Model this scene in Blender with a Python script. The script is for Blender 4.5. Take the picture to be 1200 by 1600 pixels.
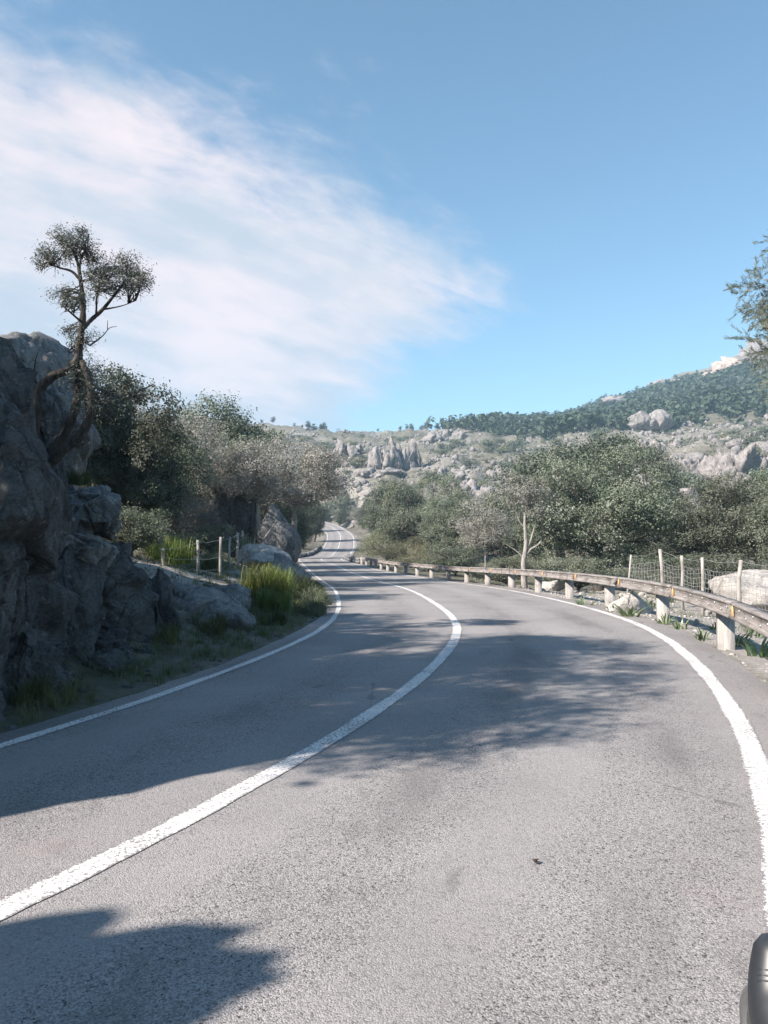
import bpy, bmesh, math, random
import numpy as np
from mathutils import Vector, Matrix

for o in list(bpy.data.objects):
    bpy.data.objects.remove(o)
SC = bpy.context.scene
COL = SC.collection
PI = math.pi

# ------------------------------------------------------------------ camera, sky, sun, exposure
EYE = 1.6            # eye height over the road
F = 1209.0           # focal length in photograph pixels (1200 x 1600)
HOR = 845.0          # row of the eye level
cam_d = bpy.data.cameras.new('camera')
cam = bpy.data.objects.new('camera', cam_d)
COL.objects.link(cam)
cam.location = (0, 0, EYE)
cam.rotation_euler = (PI / 2, 0, 0)
cam_d.sensor_fit = 'VERTICAL'
cam_d.sensor_height = 36
cam_d.lens = 36 * F / 1600
cam_d.shift_y = (HOR - 800) / 1600
cam_d.clip_start = 0.05
cam_d.clip_end = 20000
SC.camera = cam

SUN_EL = math.radians(38)
SUN_H = Vector((-0.865, -0.50, 0)).normalized()       # towards the sun, level part
SUN_DIR = Vector((SUN_H.x * math.cos(SUN_EL), SUN_H.y * math.cos(SUN_EL), math.sin(SUN_EL)))
sun_d = bpy.data.lights.new('sun', 'SUN')
sun_d.energy = 5.0
sun_d.angle = math.radians(0.53)
sun_d.color = (1.0, 0.90, 0.80)
sun = bpy.data.objects.new('sun', sun_d)
COL.objects.link(sun)
sun.location = SUN_DIR * 60
sun.rotation_euler = (-SUN_DIR).to_track_quat('-Z', 'Y').to_euler()

W = bpy.data.worlds.new('World')
SC.world = W
W.use_nodes = True
SC.view_settings.view_transform = 'Standard'
SC.view_settings.look = 'None'
SC.view_settings.gamma = 1.0
SC.view_settings.use_curve_mapping = False
SC.view_settings.exposure = 1.30
SC.render.engine = 'CYCLES'
SC.cycles.use_denoising = True
SC.cycles.max_bounces = 6
SC.cycles.diffuse_bounces = 3
SC.cycles.glossy_bounces = 2
SC.cycles.transmission_bounces = 3
SC.cycles.volume_bounces = 0
SC.cycles.transparent_max_bounces = 4
SC.cycles.caustics_reflective = False
SC.cycles.caustics_refractive = False


class NT:
    """small helper round a node tree"""
    def __init__(s, tree):
        s.t = tree; s.n = tree.nodes; s.l = tree.links
    def new(s, kind, **kw):
        n = s.n.new(kind)
        for k, v in kw.items():
            setattr(n, k, v)
        return n
    def put(s, sock, v):
        if isinstance(v, bpy.types.NodeSocket):
            s.l.new(v, sock)
        elif v is not None:
            sock.default_value = v
    def math(s, op, a, b=None, c=None, clamp=False):
        n = s.new('ShaderNodeMath', operation=op, use_clamp=clamp)
        s.put(n.inputs[0], a)
        if b is not None: s.put(n.inputs[1], b)
        if c is not None: s.put(n.inputs[2], c)
        return n.outputs[0]
    def mix(s, f, a, b, blend='MIX'):
        n = s.new('ShaderNodeMix', data_type='RGBA', blend_type=blend)
        s.put(n.inputs[0], f)
        s.put(n.inputs[6], a if isinstance(a, bpy.types.NodeSocket) else (*a, 1))
        s.put(n.inputs[7], b if isinstance(b, bpy.types.NodeSocket) else (*b, 1))
        return n.outputs[2]
    def step(s, v, lo, hi):
        n = s.new('ShaderNodeMapRange', interpolation_type='SMOOTHSTEP')
        s.put(n.inputs[0], v); n.inputs[1].default_value = lo; n.inputs[2].default_value = hi
        return n.outputs[0]
    def noise(s, vec, scale, detail=4, rough=0.55, dist=0.0):
        n = s.new('ShaderNodeTexNoise')
        if vec is not None: s.put(n.inputs['Vector'], vec)
        n.inputs['Scale'].default_value = scale
        n.inputs['Detail'].default_value = detail
        n.inputs['Roughness'].default_value = rough
        n.inputs['Distortion'].default_value = dist
        return n.outputs[0]
    def voro(s, vec, scale, feature='F1', rnd=1.0):
        n = s.new('ShaderNodeTexVoronoi', feature=feature)
        if vec is not None: s.put(n.inputs['Vector'], vec)
        n.inputs['Scale'].default_value = scale
        n.inputs['Randomness'].default_value = rnd
        return n
    def mapv(s, vec, scale=(1, 1, 1), rot=(0, 0, 0), loc=(0, 0, 0)):
        n = s.new('ShaderNodeMapping')
        s.put(n.inputs[0], vec)
        n.inputs[1].default_value = loc; n.inputs[2].default_value = rot; n.inputs[3].default_value = scale
        return n.outputs[0]


# world: Nishita sky with a cloud sheet
w = NT(W.node_tree)
w.n.clear()
sky = w.new('ShaderNodeTexSky', sky_type='NISHITA')
sky.sun_disc = False
sky.sun_elevation = SUN_EL
sky.sun_rotation = math.atan2(SUN_H.x, SUN_H.y)
sky.altitude = 300
sky.air_density = 1.0
sky.dust_density = 0.25
sky.ozone_density = 1.6
geo = w.new('ShaderNodeTexCoord')
sep = w.new('ShaderNodeSeparateXYZ')
w.l.new(geo.outputs['Generated'], sep.inputs[0])
dx, dy, dz = sep.outputs
zz = w.math('ADD', w.math('MAXIMUM', dz, 0.0), 0.10)
cu = w.math('DIVIDE', dx, zz)
cv = w.math('DIVIDE', dy, zz)
cmb = w.new('ShaderNodeCombineXYZ')
w.l.new(cu, cmb.inputs[0]); w.l.new(cv, cmb.inputs[1])
cp = cmb.outputs[0]
# the cloud bank lies left of two fronts that meet in a tip over the valley
def half(ax, ay, bx, by):          # signed distance, positive on the left of a->b
    ex, ey = bx - ax, by - ay
    L = math.hypot(ex, ey)
    nx, ny = -ey / L, ex / L
    return w.math('ADD', w.math('ADD', w.math('MULTIPLY', cu, nx), w.math('MULTIPLY', cv, ny)), -(ax * nx + ay * ny))
f1 = half(-0.52, 1.15, 0.46, 2.20)
f2 = half(0.42, 2.15, -0.16, 4.1)
front = w.math('SMOOTH_MIN', f1, f2, 0.2)
zz2 = w.math('ADD', w.math('MAXIMUM', dz, 0.0), 0.38)
cmb2 = w.new('ShaderNodeCombineXYZ')
w.l.new(w.math('DIVIDE', dx, zz2), cmb2.inputs[0]); w.l.new(w.math('DIVIDE', dy, zz2), cmb2.inputs[1])
rot = w.mapv(cmb2.outputs[0], rot=(0, 0, -0.62))
big = w.noise(w.mapv(rot, (0.8, 1.3, 1)), 3.4, 7, 0.60, 0.5)
streak = w.noise(w.mapv(rot, (0.7, 2.2, 1)), 5.0, 8, 0.64, 0.6)
fine = w.noise(w.mapv(rot, (0.9, 1.4, 1)), 15.0, 7, 0.62, 0.4)
n1 = w.math('ADD', w.math('MULTIPLY', big, 0.95), w.math('MULTIPLY', streak, 0.60))
n1 = w.math('ADD', n1, w.math('MULTIPLY', fine, 0.36))
dens = w.math('ADD', w.math('MULTIPLY', w.math('MINIMUM', front, 0.75), 1.15), w.math('SUBTRACT', n1, 0.92))
cov = w.step(dens, -0.06, 0.50)
# a few thin wisps low over the right ridge
lowmask = w.math('MULTIPLY', w.step(cv, 3.6, 4.6), w.step(w.noise(w.mapv(cp, (0.35, 1.6, 1), (0, 0, 0.1)), 1.6, 5, 0.55), 0.50, 0.68))
cov = w.math('MAXIMUM', cov, w.math('MULTIPLY', lowmask, 0.55))
cshade = w.step(w.noise(w.mapv(rot, (0.7, 1.5, 1), (0, 0, 0), (3, 1, 0)), 4.2, 6, 0.58), 0.34, 0.66)
ccol = w.mix(cshade, (0.55, 0.60, 0.68), (0.92, 0.80, 0.81))
skyc = w.mix(1.0, sky.outputs[0], (0.80, 1.0, 0.98), 'MULTIPLY')
bg1 = w.new('ShaderNodeBackground'); w.l.new(skyc, bg1.inputs[0]); bg1.inputs[1].default_value = 0.081
bg2 = w.new('ShaderNodeBackground'); w.l.new(ccol, bg2.inputs[0]); bg2.inputs[1].default_value = 0.47
mx = w.new('ShaderNodeMixShader')
w.l.new(w.math('MULTIPLY', cov, 0.97), mx.inputs[0]); w.l.new(bg1.outputs[0], mx.inputs[1]); w.l.new(bg2.outputs[0], mx.inputs[2])
wo = w.new('ShaderNodeOutputWorld'); w.l.new(mx.outputs[0], wo.inputs[0])

# ------------------------------------------------------------------ noise and mesh helpers
_g = np.random.RandomState(7)
_PERM = np.concatenate([_g.permutation(256)] * 3)
_GR = _g.normal(size=(256, 3)); _GR /= np.linalg.norm(_GR, axis=1)[:, None]

def pnoise(p):
    p = np.asarray(p, float)
    i = np.floor(p).astype(int); f = p - i
    u = f * f * f * (f * (f * 6 - 15) + 10)
    i &= 255
    r = 0
    for a in (0, 1):
        for b in (0, 1):
            for c in (0, 1):
                h = _PERM[_PERM[_PERM[i[:, 0] + a] + i[:, 1] + b] + i[:, 2] + c]
                d = ((f - (a, b, c)) * _GR[h]).sum(1)
                wx = u[:, 0] if a else 1 - u[:, 0]
                wy = u[:, 1] if b else 1 - u[:, 1]
                wz = u[:, 2] if c else 1 - u[:, 2]
                r = r + d * wx * wy * wz
    return r

def fbm(p, oct=4, lac=2.03, gain=0.5, ridged=False):
    p = np.asarray(p, float)
    a, s = 1.0, 0
    for k in range(oct):
        n = pnoise(p + 13.7 * k)
        s = s + a * ((0.5 - np.abs(n) * 1.6) if ridged else n)
        p = p * lac; a *= gain
    return s

def mesh_np(name, V, Q=None, T=None, smooth=False):
    V = np.asarray(V, np.float32)
    Q = np.zeros((0, 4), np.int32) if Q is None or len(Q) == 0 else np.asarray(Q, np.int32)
    T = np.zeros((0, 3), np.int32) if T is None or len(T) == 0 else np.asarray(T, np.int32)
    me = bpy.data.meshes.new(name)
    me.vertices.add(len(V)); me.vertices.foreach_set('co', V.ravel())
    nl = Q.size + T.size
    me.loops.add(nl); me.polygons.add(len(Q) + len(T))
    me.loops.foreach_set('vertex_index', np.concatenate([Q.ravel(), T.ravel()]))
    st = np.concatenate([np.arange(len(Q)) * 4, Q.size + np.arange(len(T)) * 3]).astype(np.int32)
    me.polygons.foreach_set('loop_start', st)
    if smooth:
        me.polygons.foreach_set('use_smooth', np.ones(len(Q) + len(T), bool))
    me.update(calc_edges=True)
    return me

class MB:
    """collects boxes, tubes, strips into one mesh"""
    def __init__(s):
        s.V = []; s.Q = []; s.T = []; s.n = 0
    def add(s, V, Q=None, T=None):
        V = np.asarray(V, float)
        if Q is not None and len(Q): s.Q.append(np.asarray(Q, int) + s.n)
        if T is not None and len(T): s.T.append(np.asarray(T, int) + s.n)
        s.V.append(V); s.n += len(V)
    def tube(s, pts, rad, sides=6, cap=True):
        P = np.asarray(pts, float); n = len(P)
        R = np.full(n, rad) if np.isscalar(rad) else np.asarray(rad, float)
        T = np.gradient(P, axis=0); T /= np.maximum(np.linalg.norm(T, axis=1), 1e-9)[:, None]
        ref = np.array([0, 0, 1.0]) if abs(T[0, 2]) < 0.9 else np.array([1.0, 0, 0])
        A = np.zeros_like(P); B = np.zeros_like(P)
        a = np.cross(T[0], ref); a /= np.linalg.norm(a)
        for i in range(n):
            a = a - T[i] * a.dot(T[i]); a /= max(np.linalg.norm(a), 1e-9)
            A[i] = a; B[i] = np.cross(T[i], a)
        ang = np.arange(sides) * 2 * PI / sides
        V = P[:, None] + R[:, None, None] * (np.cos(ang)[None, :, None] * A[:, None] + np.sin(ang)[None, :, None] * B[:, None])
        V = V.reshape(-1, 3)
        i = np.arange(n - 1)[:, None] * sides; j = np.arange(sides)[None]; k = (j + 1) % sides
        Q = np.stack([i + j, i + k, i + sides + k, i + sides + j], -1).reshape(-1, 4)
        Tt = None
        if cap:
            V = np.vstack([V, P[0], P[-1]]); m = n * sides
            Tt = [[m, (j + 1) % sides, j] for j in range(sides)] + [[m + 1, m - sides + j, m - sides + (j + 1) % sides] for j in range(sides)]
        s.add(V, Q, Tt)
    def box(s, c, h, R=None):
        V = np.array([[x, y, z] for x in (-1, 1) for y in (-1, 1) for z in (-1, 1)], float) * np.asarray(h)
        if R is not None: V = V @ np.asarray(R).T
        s.add(V + np.asarray(c), [[0, 1, 3, 2], [4, 6, 7, 5], [0, 4, 5, 1], [2, 3, 7, 6], [0, 2, 6, 4], [1, 5, 7, 3]])
    def mesh(s, name, smooth=False):
        V = np.vstack(s.V)
        Q = np.vstack(s.Q) if s.Q else None
        T = np.vstack(s.T) if s.T else None
        return mesh_np(name, V, Q, T, smooth)

def link(name, me, mat=None, parent=None, loc=(0, 0, 0), rot=(0, 0, 0), scale=(1, 1, 1)):
    o = bpy.data.objects.new(name, me)
    COL.objects.link(o)
    if mat is not None and me is not None and len(me.materials) == 0:
        me.materials.append(mat)
    o.location = loc; o.rotation_euler = rot; o.scale = scale
    if parent: o.parent = parent
    return o

def tag(o, label, cat=None, group=None, kind=None):
    if label: o['label'] = label
    if cat: o['category'] = cat
    if group: o['group'] = group
    if kind: o['kind'] = kind
    return o

def thing(name, label, cat, loc=(0, 0, 0), rz=0, group=None):
    o = bpy.data.objects.new(name, None)
    o.empty_display_size = 0.2
    COL.objects.link(o)
    o.location = loc; o.rotation_euler = (0, 0, rz)
    return tag(o, label, cat, group)

def at(px, py, d):
    """the point of the place seen at photograph pixel (px, py) that lies d metres ahead"""
    return np.array([(px - 600) / F * d, d, EYE + (HOR - py) / F * d])

# ------------------------------------------------------------------ materials
def mat(name):
    m = bpy.data.materials.new(name)
    m.use_nodes = True
    t = NT(m.node_tree)
    b = t.n['Principled BSDF']
    b.inputs['Specular IOR Level'].default_value = 0.3
    return m, t, b

def coords(t, kind='Object'):
    return t.new('ShaderNodeTexCoord').outputs[kind]

def wpos(t):
    return t.new('ShaderNodeNewGeometry').outputs['Position']

def bump(t, b, h, strength, dist):
    n = t.new('ShaderNodeBump')
    n.inputs['Strength'].default_value = strength
    n.inputs['Distance'].default_value = dist
    t.l.new(h, n.inputs['Height'])
    t.l.new(n.outputs[0], b.inputs['Normal'])

def m_asphalt():
    m, t, b = mat('asphalt')
    p = wpos(t)
    v = t.voro(p, 140.0)
    v2 = t.voro(p, 75.0)
    g = t.new('ShaderNodeSeparateColor'); t.l.new(v.outputs['Color'], g.inputs[0])
    g2 = t.new('ShaderNodeSeparateColor'); t.l.new(v2.outputs['Color'], g2.inputs[0])
    stone = t.mix(t.step(g.outputs[0], 0.1, 0.95), (0.19, 0.179, 0.177), (0.36, 0.342, 0.338))
    dark = t.step(t.math('ADD', t.math('MULTIPLY', g2.outputs[1], 0.7), t.math('MULTIPLY', g.outputs[1], 0.5)), 0.14, 0.30)
    c = t.mix(dark, (0.06, 0.058, 0.06), stone)
    big = t.noise(p, 0.55, 5, 0.6)
    la = t.new('ShaderNodeAttribute'); la.attribute_name = 'lane'
    lw = t.math('ADD', la.outputs['Fac'], t.math('MULTIPLY', t.math('SUBTRACT', t.noise(p, 0.35, 3, 0.5), 0.5), 0.5))
    tr_ = t.math('SINE', t.math('MULTIPLY', t.math('ABSOLUTE', lw), 4.4))       # two polished tracks a lane
    c = t.mix(t.math('MULTIPLY', t.step(tr_, -0.2, 1.0), 0.5), c, (0.30, 0.283, 0.278))
    mid_ = t.math('MULTIPLY', t.step(tr_, -0.3, -1.0), t.step(t.noise(t.mapv(p, (1, 0.35, 1)), 0.8, 4, 0.6), 0.42, 0.66))
    c = t.mix(t.math('MULTIPLY', mid_, 0.55), c, (0.13, 0.122, 0.122))
    eg = t.step(t.math('ABSOLUTE', la.outputs['Fac']), 2.95, 3.6)
    c = t.mix(t.math('MULTIPLY', eg, 0.3), c, (0.24, 0.22, 0.205))
    c = t.mix(t.step(big, 0.3, 0.75), c, t.mix(1.0, c, (0.80, 0.80, 0.81), 'MULTIPLY'))
    patch = t.step(t.noise(t.mapv(p, (1, 0.5, 1), (0, 0, 0.4)), 1.7, 4, 0.6, 0.8), 0.60, 0.74)
    c = t.mix(t.math('MULTIPLY', patch, 0.45), c, (0.12, 0.11, 0.11))
    red = t.step(t.noise(p, 0.9, 4, 0.6), 0.56, 0.74)
    c = t.mix(t.math('MULTIPLY', red, 0.16), c, (0.30, 0.22, 0.20))
    # hairline cracks here and there
    cr = t.voro(t.mapv(p, (1, 0.8, 1)), 0.42, 'DISTANCE_TO_EDGE')
    wob = t.noise(p, 3.0, 4, 0.7)
    crk = t.math('LESS_THAN', t.math('ADD', cr.outputs['Distance'], t.math('MULTIPLY', t.math('SUBTRACT', wob, 0.5), 0.10)), 0.0035)
    crk = t.math('MULTIPLY', crk, t.math('GREATER_THAN', t.noise(p, 0.22, 2, 0.5, 0), 0.56))
    c = t.mix(t.math('MULTIPLY', crk, 0.35), c, (0.05, 0.048, 0.05))
    t.l.new(c, b.inputs['Base Color'])
    b.inputs['Roughness'].default_value = 0.82
    h = t.math('ADD', t.math('MULTIPLY', v.outputs['Distance'], -1.0), t.math('MULTIPLY', dark, 0.35))
    bump(t, b, h, 0.6, 0.006)
    return m

def m_paint():
    m, t, b = mat('road_paint')
    p = wpos(t)
    wear = t.noise(p, 46.0, 4, 0.75)
    wear2 = t.noise(p, 1.3, 3, 0.6)
    ra = t.new('ShaderNodeAttribute'); ra.attribute_name = 'rim'
    rim = t.step(t.math('ABSOLUTE', ra.outputs['Fac']), 0.70, 1.0)
    grit = t.voro(p, 120.0)
    wear = t.math('SUBTRACT', t.math('ADD', t.math('MULTIPLY', wear, 0.8), t.math('MULTIPLY', t.math('SUBTRACT', 0.8, grit.outputs['Distance']), 0.16)), t.math('MULTIPLY', rim, 0.12))
    k = t.step(t.math('ADD', wear, t.math('MULTIPLY', wear2, 0.30)), 0.49, 0.61)
    c = t.mix(t.step(wear2, 0.3, 0.8), (0.72, 0.70, 0.69), (0.55, 0.53, 0.52))
    c = t.mix(k, (0.20, 0.19, 0.19), c)
    t.l.new(c, b.inputs['Base Color'])
    b.inputs['Roughness'].default_value = 0.7
    v = t.voro(p, 105.0)
    bump(t, b, v.outputs['Distance'], 0.35, 0.005)
    return m

def m_rock(name, lo, mid, hi, scale=1.0, lichen=0.5, bs=0.8):
    m, t, b = mat(name)
    p = t.mapv(wpos(t), (scale,) * 3)
    n1 = t.noise(p, 0.9, 6, 0.6, 0.6)
    n2 = t.noise(p, 5.0, 6, 0.65)
    n3 = t.noise(t.mapv(p, (3.0, 3.0, 0.5)), 1.3, 5, 0.6)
    c = t.mix(t.step(n1, 0.3, 0.7), mid, hi)
    c = t.mix(t.math('MULTIPLY', t.step(n3, 0.48, 0.7), 0.75), c, lo)
    spots = t.step(n2, 0.53, 0.64)
    c = t.mix(t.math('MULTIPLY', spots, lichen), c, lo)
    pale = t.step(t.noise(p, 7.0, 6, 0.72), 0.57, 0.66)
    c = t.mix(t.math('MULTIPLY', pale, 0.7), c, tuple(min(1, x * 1.7) for x in hi))
    c = t.mix(t.math('MULTIPLY', t.step(t.noise(p, 34.0, 4, 0.7), 0.50, 0.62), 0.55), c, lo)
    ck = t.voro(t.mapv(p, (1, 1, 1.5), (0.3, 0.5, 0.2)), 1.1, 'DISTANCE_TO_EDGE')
    wv = t.noise(p, 2.2, 5, 0.65)
    ce = t.step(t.math('ADD', ck.outputs['Distance'], t.math('MULTIPLY', t.math('SUBTRACT', wv, 0.5), 0.22)), -0.02, 0.012)
    c = t.mix(t.math('ADD', ce, 0.45, clamp=True), tuple(x * 0.6 for x in lo), c)
    t.l.new(c, b.inputs['Base Color'])
    b.inputs['Roughness'].default_value = 0.88
    h = t.math('ADD', t.math('MULTIPLY', n2, 0.5), t.math('MULTIPLY', ce, 0.25))
    h = t.math('ADD', h, t.math('MULTIPLY', t.noise(p, 22.0, 5, 0.75), 0.45))
    bump(t, b, h, bs, 0.12 / scale)
    return m

def m_ground():
    m, t, b = mat('ground_soil')
    p = wpos(t)
    n = t.noise(p, 0.35, 6, 0.65)
    n2 = t.noise(p, 3.0, 6, 0.7)
    n4 = t.noise(p, 0.045, 5, 0.6)
    soil = t.mix(t.step(n2, 0.35, 0.7), (0.10, 0.09, 0.074), (0.20, 0.182, 0.158))
    herb = t.mix(t.noise(p, 8, 4, 0.6), (0.05, 0.056, 0.034), (0.12, 0.118, 0.078))
    c = t.mix(t.step(n, 0.40, 0.6), soil, herb)
    st = t.step(t.noise(p, 1.1, 6, 0.72), 0.52, 0.60)
    stone = t.mix(t.noise(p, 12, 5, 0.7), (0.20, 0.187, 0.175), (0.44, 0.41, 0.385))
    at_ = t.new('ShaderNodeAttribute'); at_.attribute_name = 'stony'
    amt = t.math('ADD', t.math('MULTIPLY', st, 0.55), at_.outputs['Fac'], clamp=True)
    amt = t.math('MULTIPLY', amt, t.math('ADD', t.step(at_.outputs['Fac'], 0.0, 0.5), t.step(n4, 0.4, 0.6), clamp=True))
    c = t.mix(amt, c, stone)
    t.l.new(c, b.inputs['Base Color'])
    b.inputs['Roughness'].default_value = 0.95
    bump(t, b, t.math('ADD', n2, t.math('MULTIPLY', t.noise(p, 14, 5, 0.7), 0.5)), 0.9, 0.09)
    return m

def m_leaf(name, dark, light, tip, rough=0.5, spec=0.35, trans=0.22):
    m, t, b = mat(name)
    g = t.new('ShaderNodeNewGeometry')
    r = g.outputs['Random Per Island']
    oi = t.new('ShaderNodeObjectInfo')
    c = t.mix(r, dark, light)
    cl = t.noise(coords(t), 0.9, 3, 0.6)
    c = t.mix(t.step(cl, 0.42, 0.72), c, tip)
    hs = t.new('ShaderNodeHueSaturation')
    t.l.new(c, hs.inputs['Color'])
    t.l.new(t.math('ADD', t.math('MULTIPLY', oi.outputs['Random'], 0.55), 0.70), hs.inputs['Value'])
    t.l.new(t.math('ADD', t.math('MULTIPLY', t.math('FRACT', t.math('MULTIPLY', oi.outputs['Random'], 7.3)), 0.06), 0.485), hs.inputs['Hue'])
    c = hs.outputs[0]
    t.l.new(c, b.inputs['Base Color'])
    b.inputs['Roughness'].default_value = rough
    b.inputs['Specular IOR Level'].default_value = spec
    tr = t.new('ShaderNodeBsdfTranslucent')
    t.l.new(t.mix(1.0, c, (1.0, 1.05, 0.7), 'MULTIPLY'), tr.inputs[0])
    mx = t.new('ShaderNodeMixShader'); mx.inputs[0].default_value = trans
    t.l.new(b.outputs[0], mx.inputs[1]); t.l.new(tr.outputs[0], mx.inputs[2])
    t.l.new(mx.outputs[0], t.n['Material Output'].inputs[0])
    return m

def m_bark(name, a, c2):
    m, t, b = mat(name)
    p = wpos(t)
    n = t.noise(t.mapv(p, (9, 9, 2.2)), 2.0, 6, 0.7, 0.4)
    c = t.mix(t.step(n, 0.35, 0.68), a, c2)
    t.l.new(c, b.inputs['Base Color'])
    b.inputs['Roughness'].default_value = 0.92
    bump(t, b, n, 0.8, 0.03)
    return m

def m_wood(name, a, c2, axis='X'):
    m, t, b = mat(name)
    p = coords(t)
    sc = (0.9, 16, 16) if axis == 'X' else (16, 16, 0.9)
    oi = t.new('ShaderNodeObjectInfo')
    off = t.new('ShaderNodeCombineXYZ')
    for k in range(3):
        t.l.new(t.math('MULTIPLY', oi.outputs['Random'], 37.0 + k), off.inputs[k])
    add = t.new('ShaderNodeVectorMath', operation='ADD'); t.l.new(p, add.inputs[0]); t.l.new(off.outputs[0], add.inputs[1])
    pv = add.outputs[0]
    n = t.noise(t.mapv(pv, sc), 1.6, 6, 0.65, 0.5)
    n2 = t.noise(pv, 2.6, 5, 0.6)
    c = t.mix(t.step(n, 0.3, 0.7), a, c2)
    c = t.mix(t.math('MULTIPLY', t.step(n2, 0.47, 0.68), 0.6), c, tuple(x * 0.42 for x in a))
    t.l.new(c, b.inputs['Base Color'])
    b.inputs['Roughness'].default_value = 0.85
    bump(t, b, n, 0.5, 0.012)
    return m

def m_plain(name, c, rough=0.5, metal=0.0, var=0.15, spec=0.4, sc=20):
    m, t, b = mat(name)
    n = t.noise(coords(t), sc, 4, 0.6)
    t.l.new(t.mix(n, tuple(x * (1 - var) for x in c), tuple(min(1, x * (1 + var)) for x in c)), b.inputs['Base Color'])
    b.inputs['Roughness'].default_value = rough
    b.inputs['Metallic'].default_value = metal
    b.inputs['Specular IOR Level'].default_value = spec
    return m

M = dict(
    asphalt=m_asphalt(), paint=m_paint(), ground=m_ground(),
    cliff=m_rock('weathered_limestone', (0.02, 0.02, 0.021), (0.058, 0.059, 0.061), (0.13, 0.131, 0.133), 1.0, 0.6),  # limestone darkened by weathering and lichen
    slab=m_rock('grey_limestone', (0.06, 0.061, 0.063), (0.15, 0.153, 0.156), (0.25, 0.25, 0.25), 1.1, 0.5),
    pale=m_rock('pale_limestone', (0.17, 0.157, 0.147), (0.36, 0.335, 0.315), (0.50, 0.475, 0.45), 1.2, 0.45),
    crag=m_rock('hill_limestone', (0.08, 0.078, 0.078), (0.20, 0.186, 0.183), (0.33, 0.302, 0.295), 0.35, 0.65),
    redcliff=m_rock('reddish_cliff', (0.22, 0.17, 0.15), (0.46, 0.34, 0.29), (0.55, 0.45, 0.40), 0.05, 0.3),
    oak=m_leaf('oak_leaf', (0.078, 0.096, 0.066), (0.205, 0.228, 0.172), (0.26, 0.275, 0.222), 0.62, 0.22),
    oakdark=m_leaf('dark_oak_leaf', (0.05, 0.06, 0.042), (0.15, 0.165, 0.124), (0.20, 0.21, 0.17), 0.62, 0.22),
    olive=m_leaf('olive_leaf', (0.14, 0.136, 0.124), (0.29, 0.283, 0.268), (0.36, 0.343, 0.333), 0.7, 0.15),
    scrub=m_leaf('shrub_leaf', (0.12, 0.12, 0.07), (0.25, 0.245, 0.16), (0.30, 0.285, 0.20), 0.6, 0.25),
    juniper=m_leaf('juniper_leaf', (0.04, 0.05, 0.046), (0.12, 0.138, 0.125), (0.17, 0.185, 0.17), 0.5, 0.35),
    pine=m_leaf('pine_leaf', (0.03, 0.045, 0.03), (0.07, 0.09, 0.06), (0.085, 0.10, 0.07), 0.6, 0.25),
    feather=m_leaf('feathery_needle', (0.08, 0.10, 0.08), (0.19, 0.215, 0.17), (0.24, 0.26, 0.21), 0.6, 0.2),
    grass=m_leaf('grass_blade', (0.08, 0.115, 0.03), (0.25, 0.30, 0.09), (0.36, 0.36, 0.16), 0.5, 0.3, 0.3),
    grasspale=m_leaf('pale_grass_blade', (0.11, 0.13, 0.075), (0.25, 0.265, 0.185), (0.33, 0.33, 0.25), 0.5, 0.3, 0.3),
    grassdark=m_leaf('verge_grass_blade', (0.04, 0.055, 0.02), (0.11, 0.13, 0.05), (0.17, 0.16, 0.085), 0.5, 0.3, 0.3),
    asph=m_leaf('asphodel_leaf', (0.07, 0.105, 0.04), (0.17, 0.215, 0.10), (0.24, 0.265, 0.15), 0.38, 0.5, 0.25),
    bark=m_bark('dark_bark', (0.035, 0.03, 0.027), (0.11, 0.095, 0.085)),
    barkpale=m_bark('pale_bark', (0.19, 0.175, 0.16), (0.40, 0.37, 0.34)),
    beam=m_wood('weathered_beam_wood', (0.155, 0.138, 0.13), (0.31, 0.29, 0.28), 'X'),
    post=m_wood('weathered_post_wood', (0.25, 0.232, 0.222), (0.40, 0.38, 0.365), 'Z'),
    stake=m_wood('grey_stake_wood', (0.24, 0.222, 0.206), (0.41, 0.385, 0.36), 'Z'),
    wire=m_plain('galvanised_wire', (0.48, 0.47, 0.46), 0.5, 0.6),
    steel=m_plain('galvanised_steel', (0.42, 0.42, 0.43), 0.45, 0.8),
    orange=m_plain('orange_reflector', (0.85, 0.36, 0.09), 0.35),
    rubber=m_plain('black_rubber', (0.022, 0.025, 0.03), 0.42, 0, 0.2, 0.5, 60),
    carbon=m_plain('black_frame_paint', (0.02, 0.021, 0.024), 0.3, 0, 0.1, 0.5),
    alloy=m_plain('grey_alloy', (0.35, 0.35, 0.36), 0.35, 0.9),
    stick=m_plain('dead_leaf', (0.035, 0.025, 0.018), 0.8),
)

# ------------------------------------------------------------------ road lines (read off the photograph, laid on the road's long profile)
# row of the road surface by distance ahead -> height of the road
_PY = np.array([-400, -15, 0, 8, 16, 21, 27, 40, 60, 85, 100, 115, 135, 160, 185, 200, 230, 300])
_PZ = np.array([0.0, 0, 0, 0, 0, -0.07, -0.19, -0.52, -0.78, -0.86, -0.72, -0.63, 0.48, 2.5, 4.8, 5.75, 8.6, 15])
def road_z(y):
    y = np.asarray(y, float)
    return (np.interp(y - 1.5, _PY, _PZ) + np.interp(y + 1.5, _PY, _PZ) + np.interp(y, _PY, _PZ)) / 3

_ty = np.concatenate([np.arange(2, 60, 0.05), np.arange(60, 230, 0.25)])
_tp = HOR + (EYE - road_z(_ty)) / _ty * F
def on_road(px, py):
    d = float(np.interp(-py, -_tp, _ty))
    return ((px - 600) / F * d, d)

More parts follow.
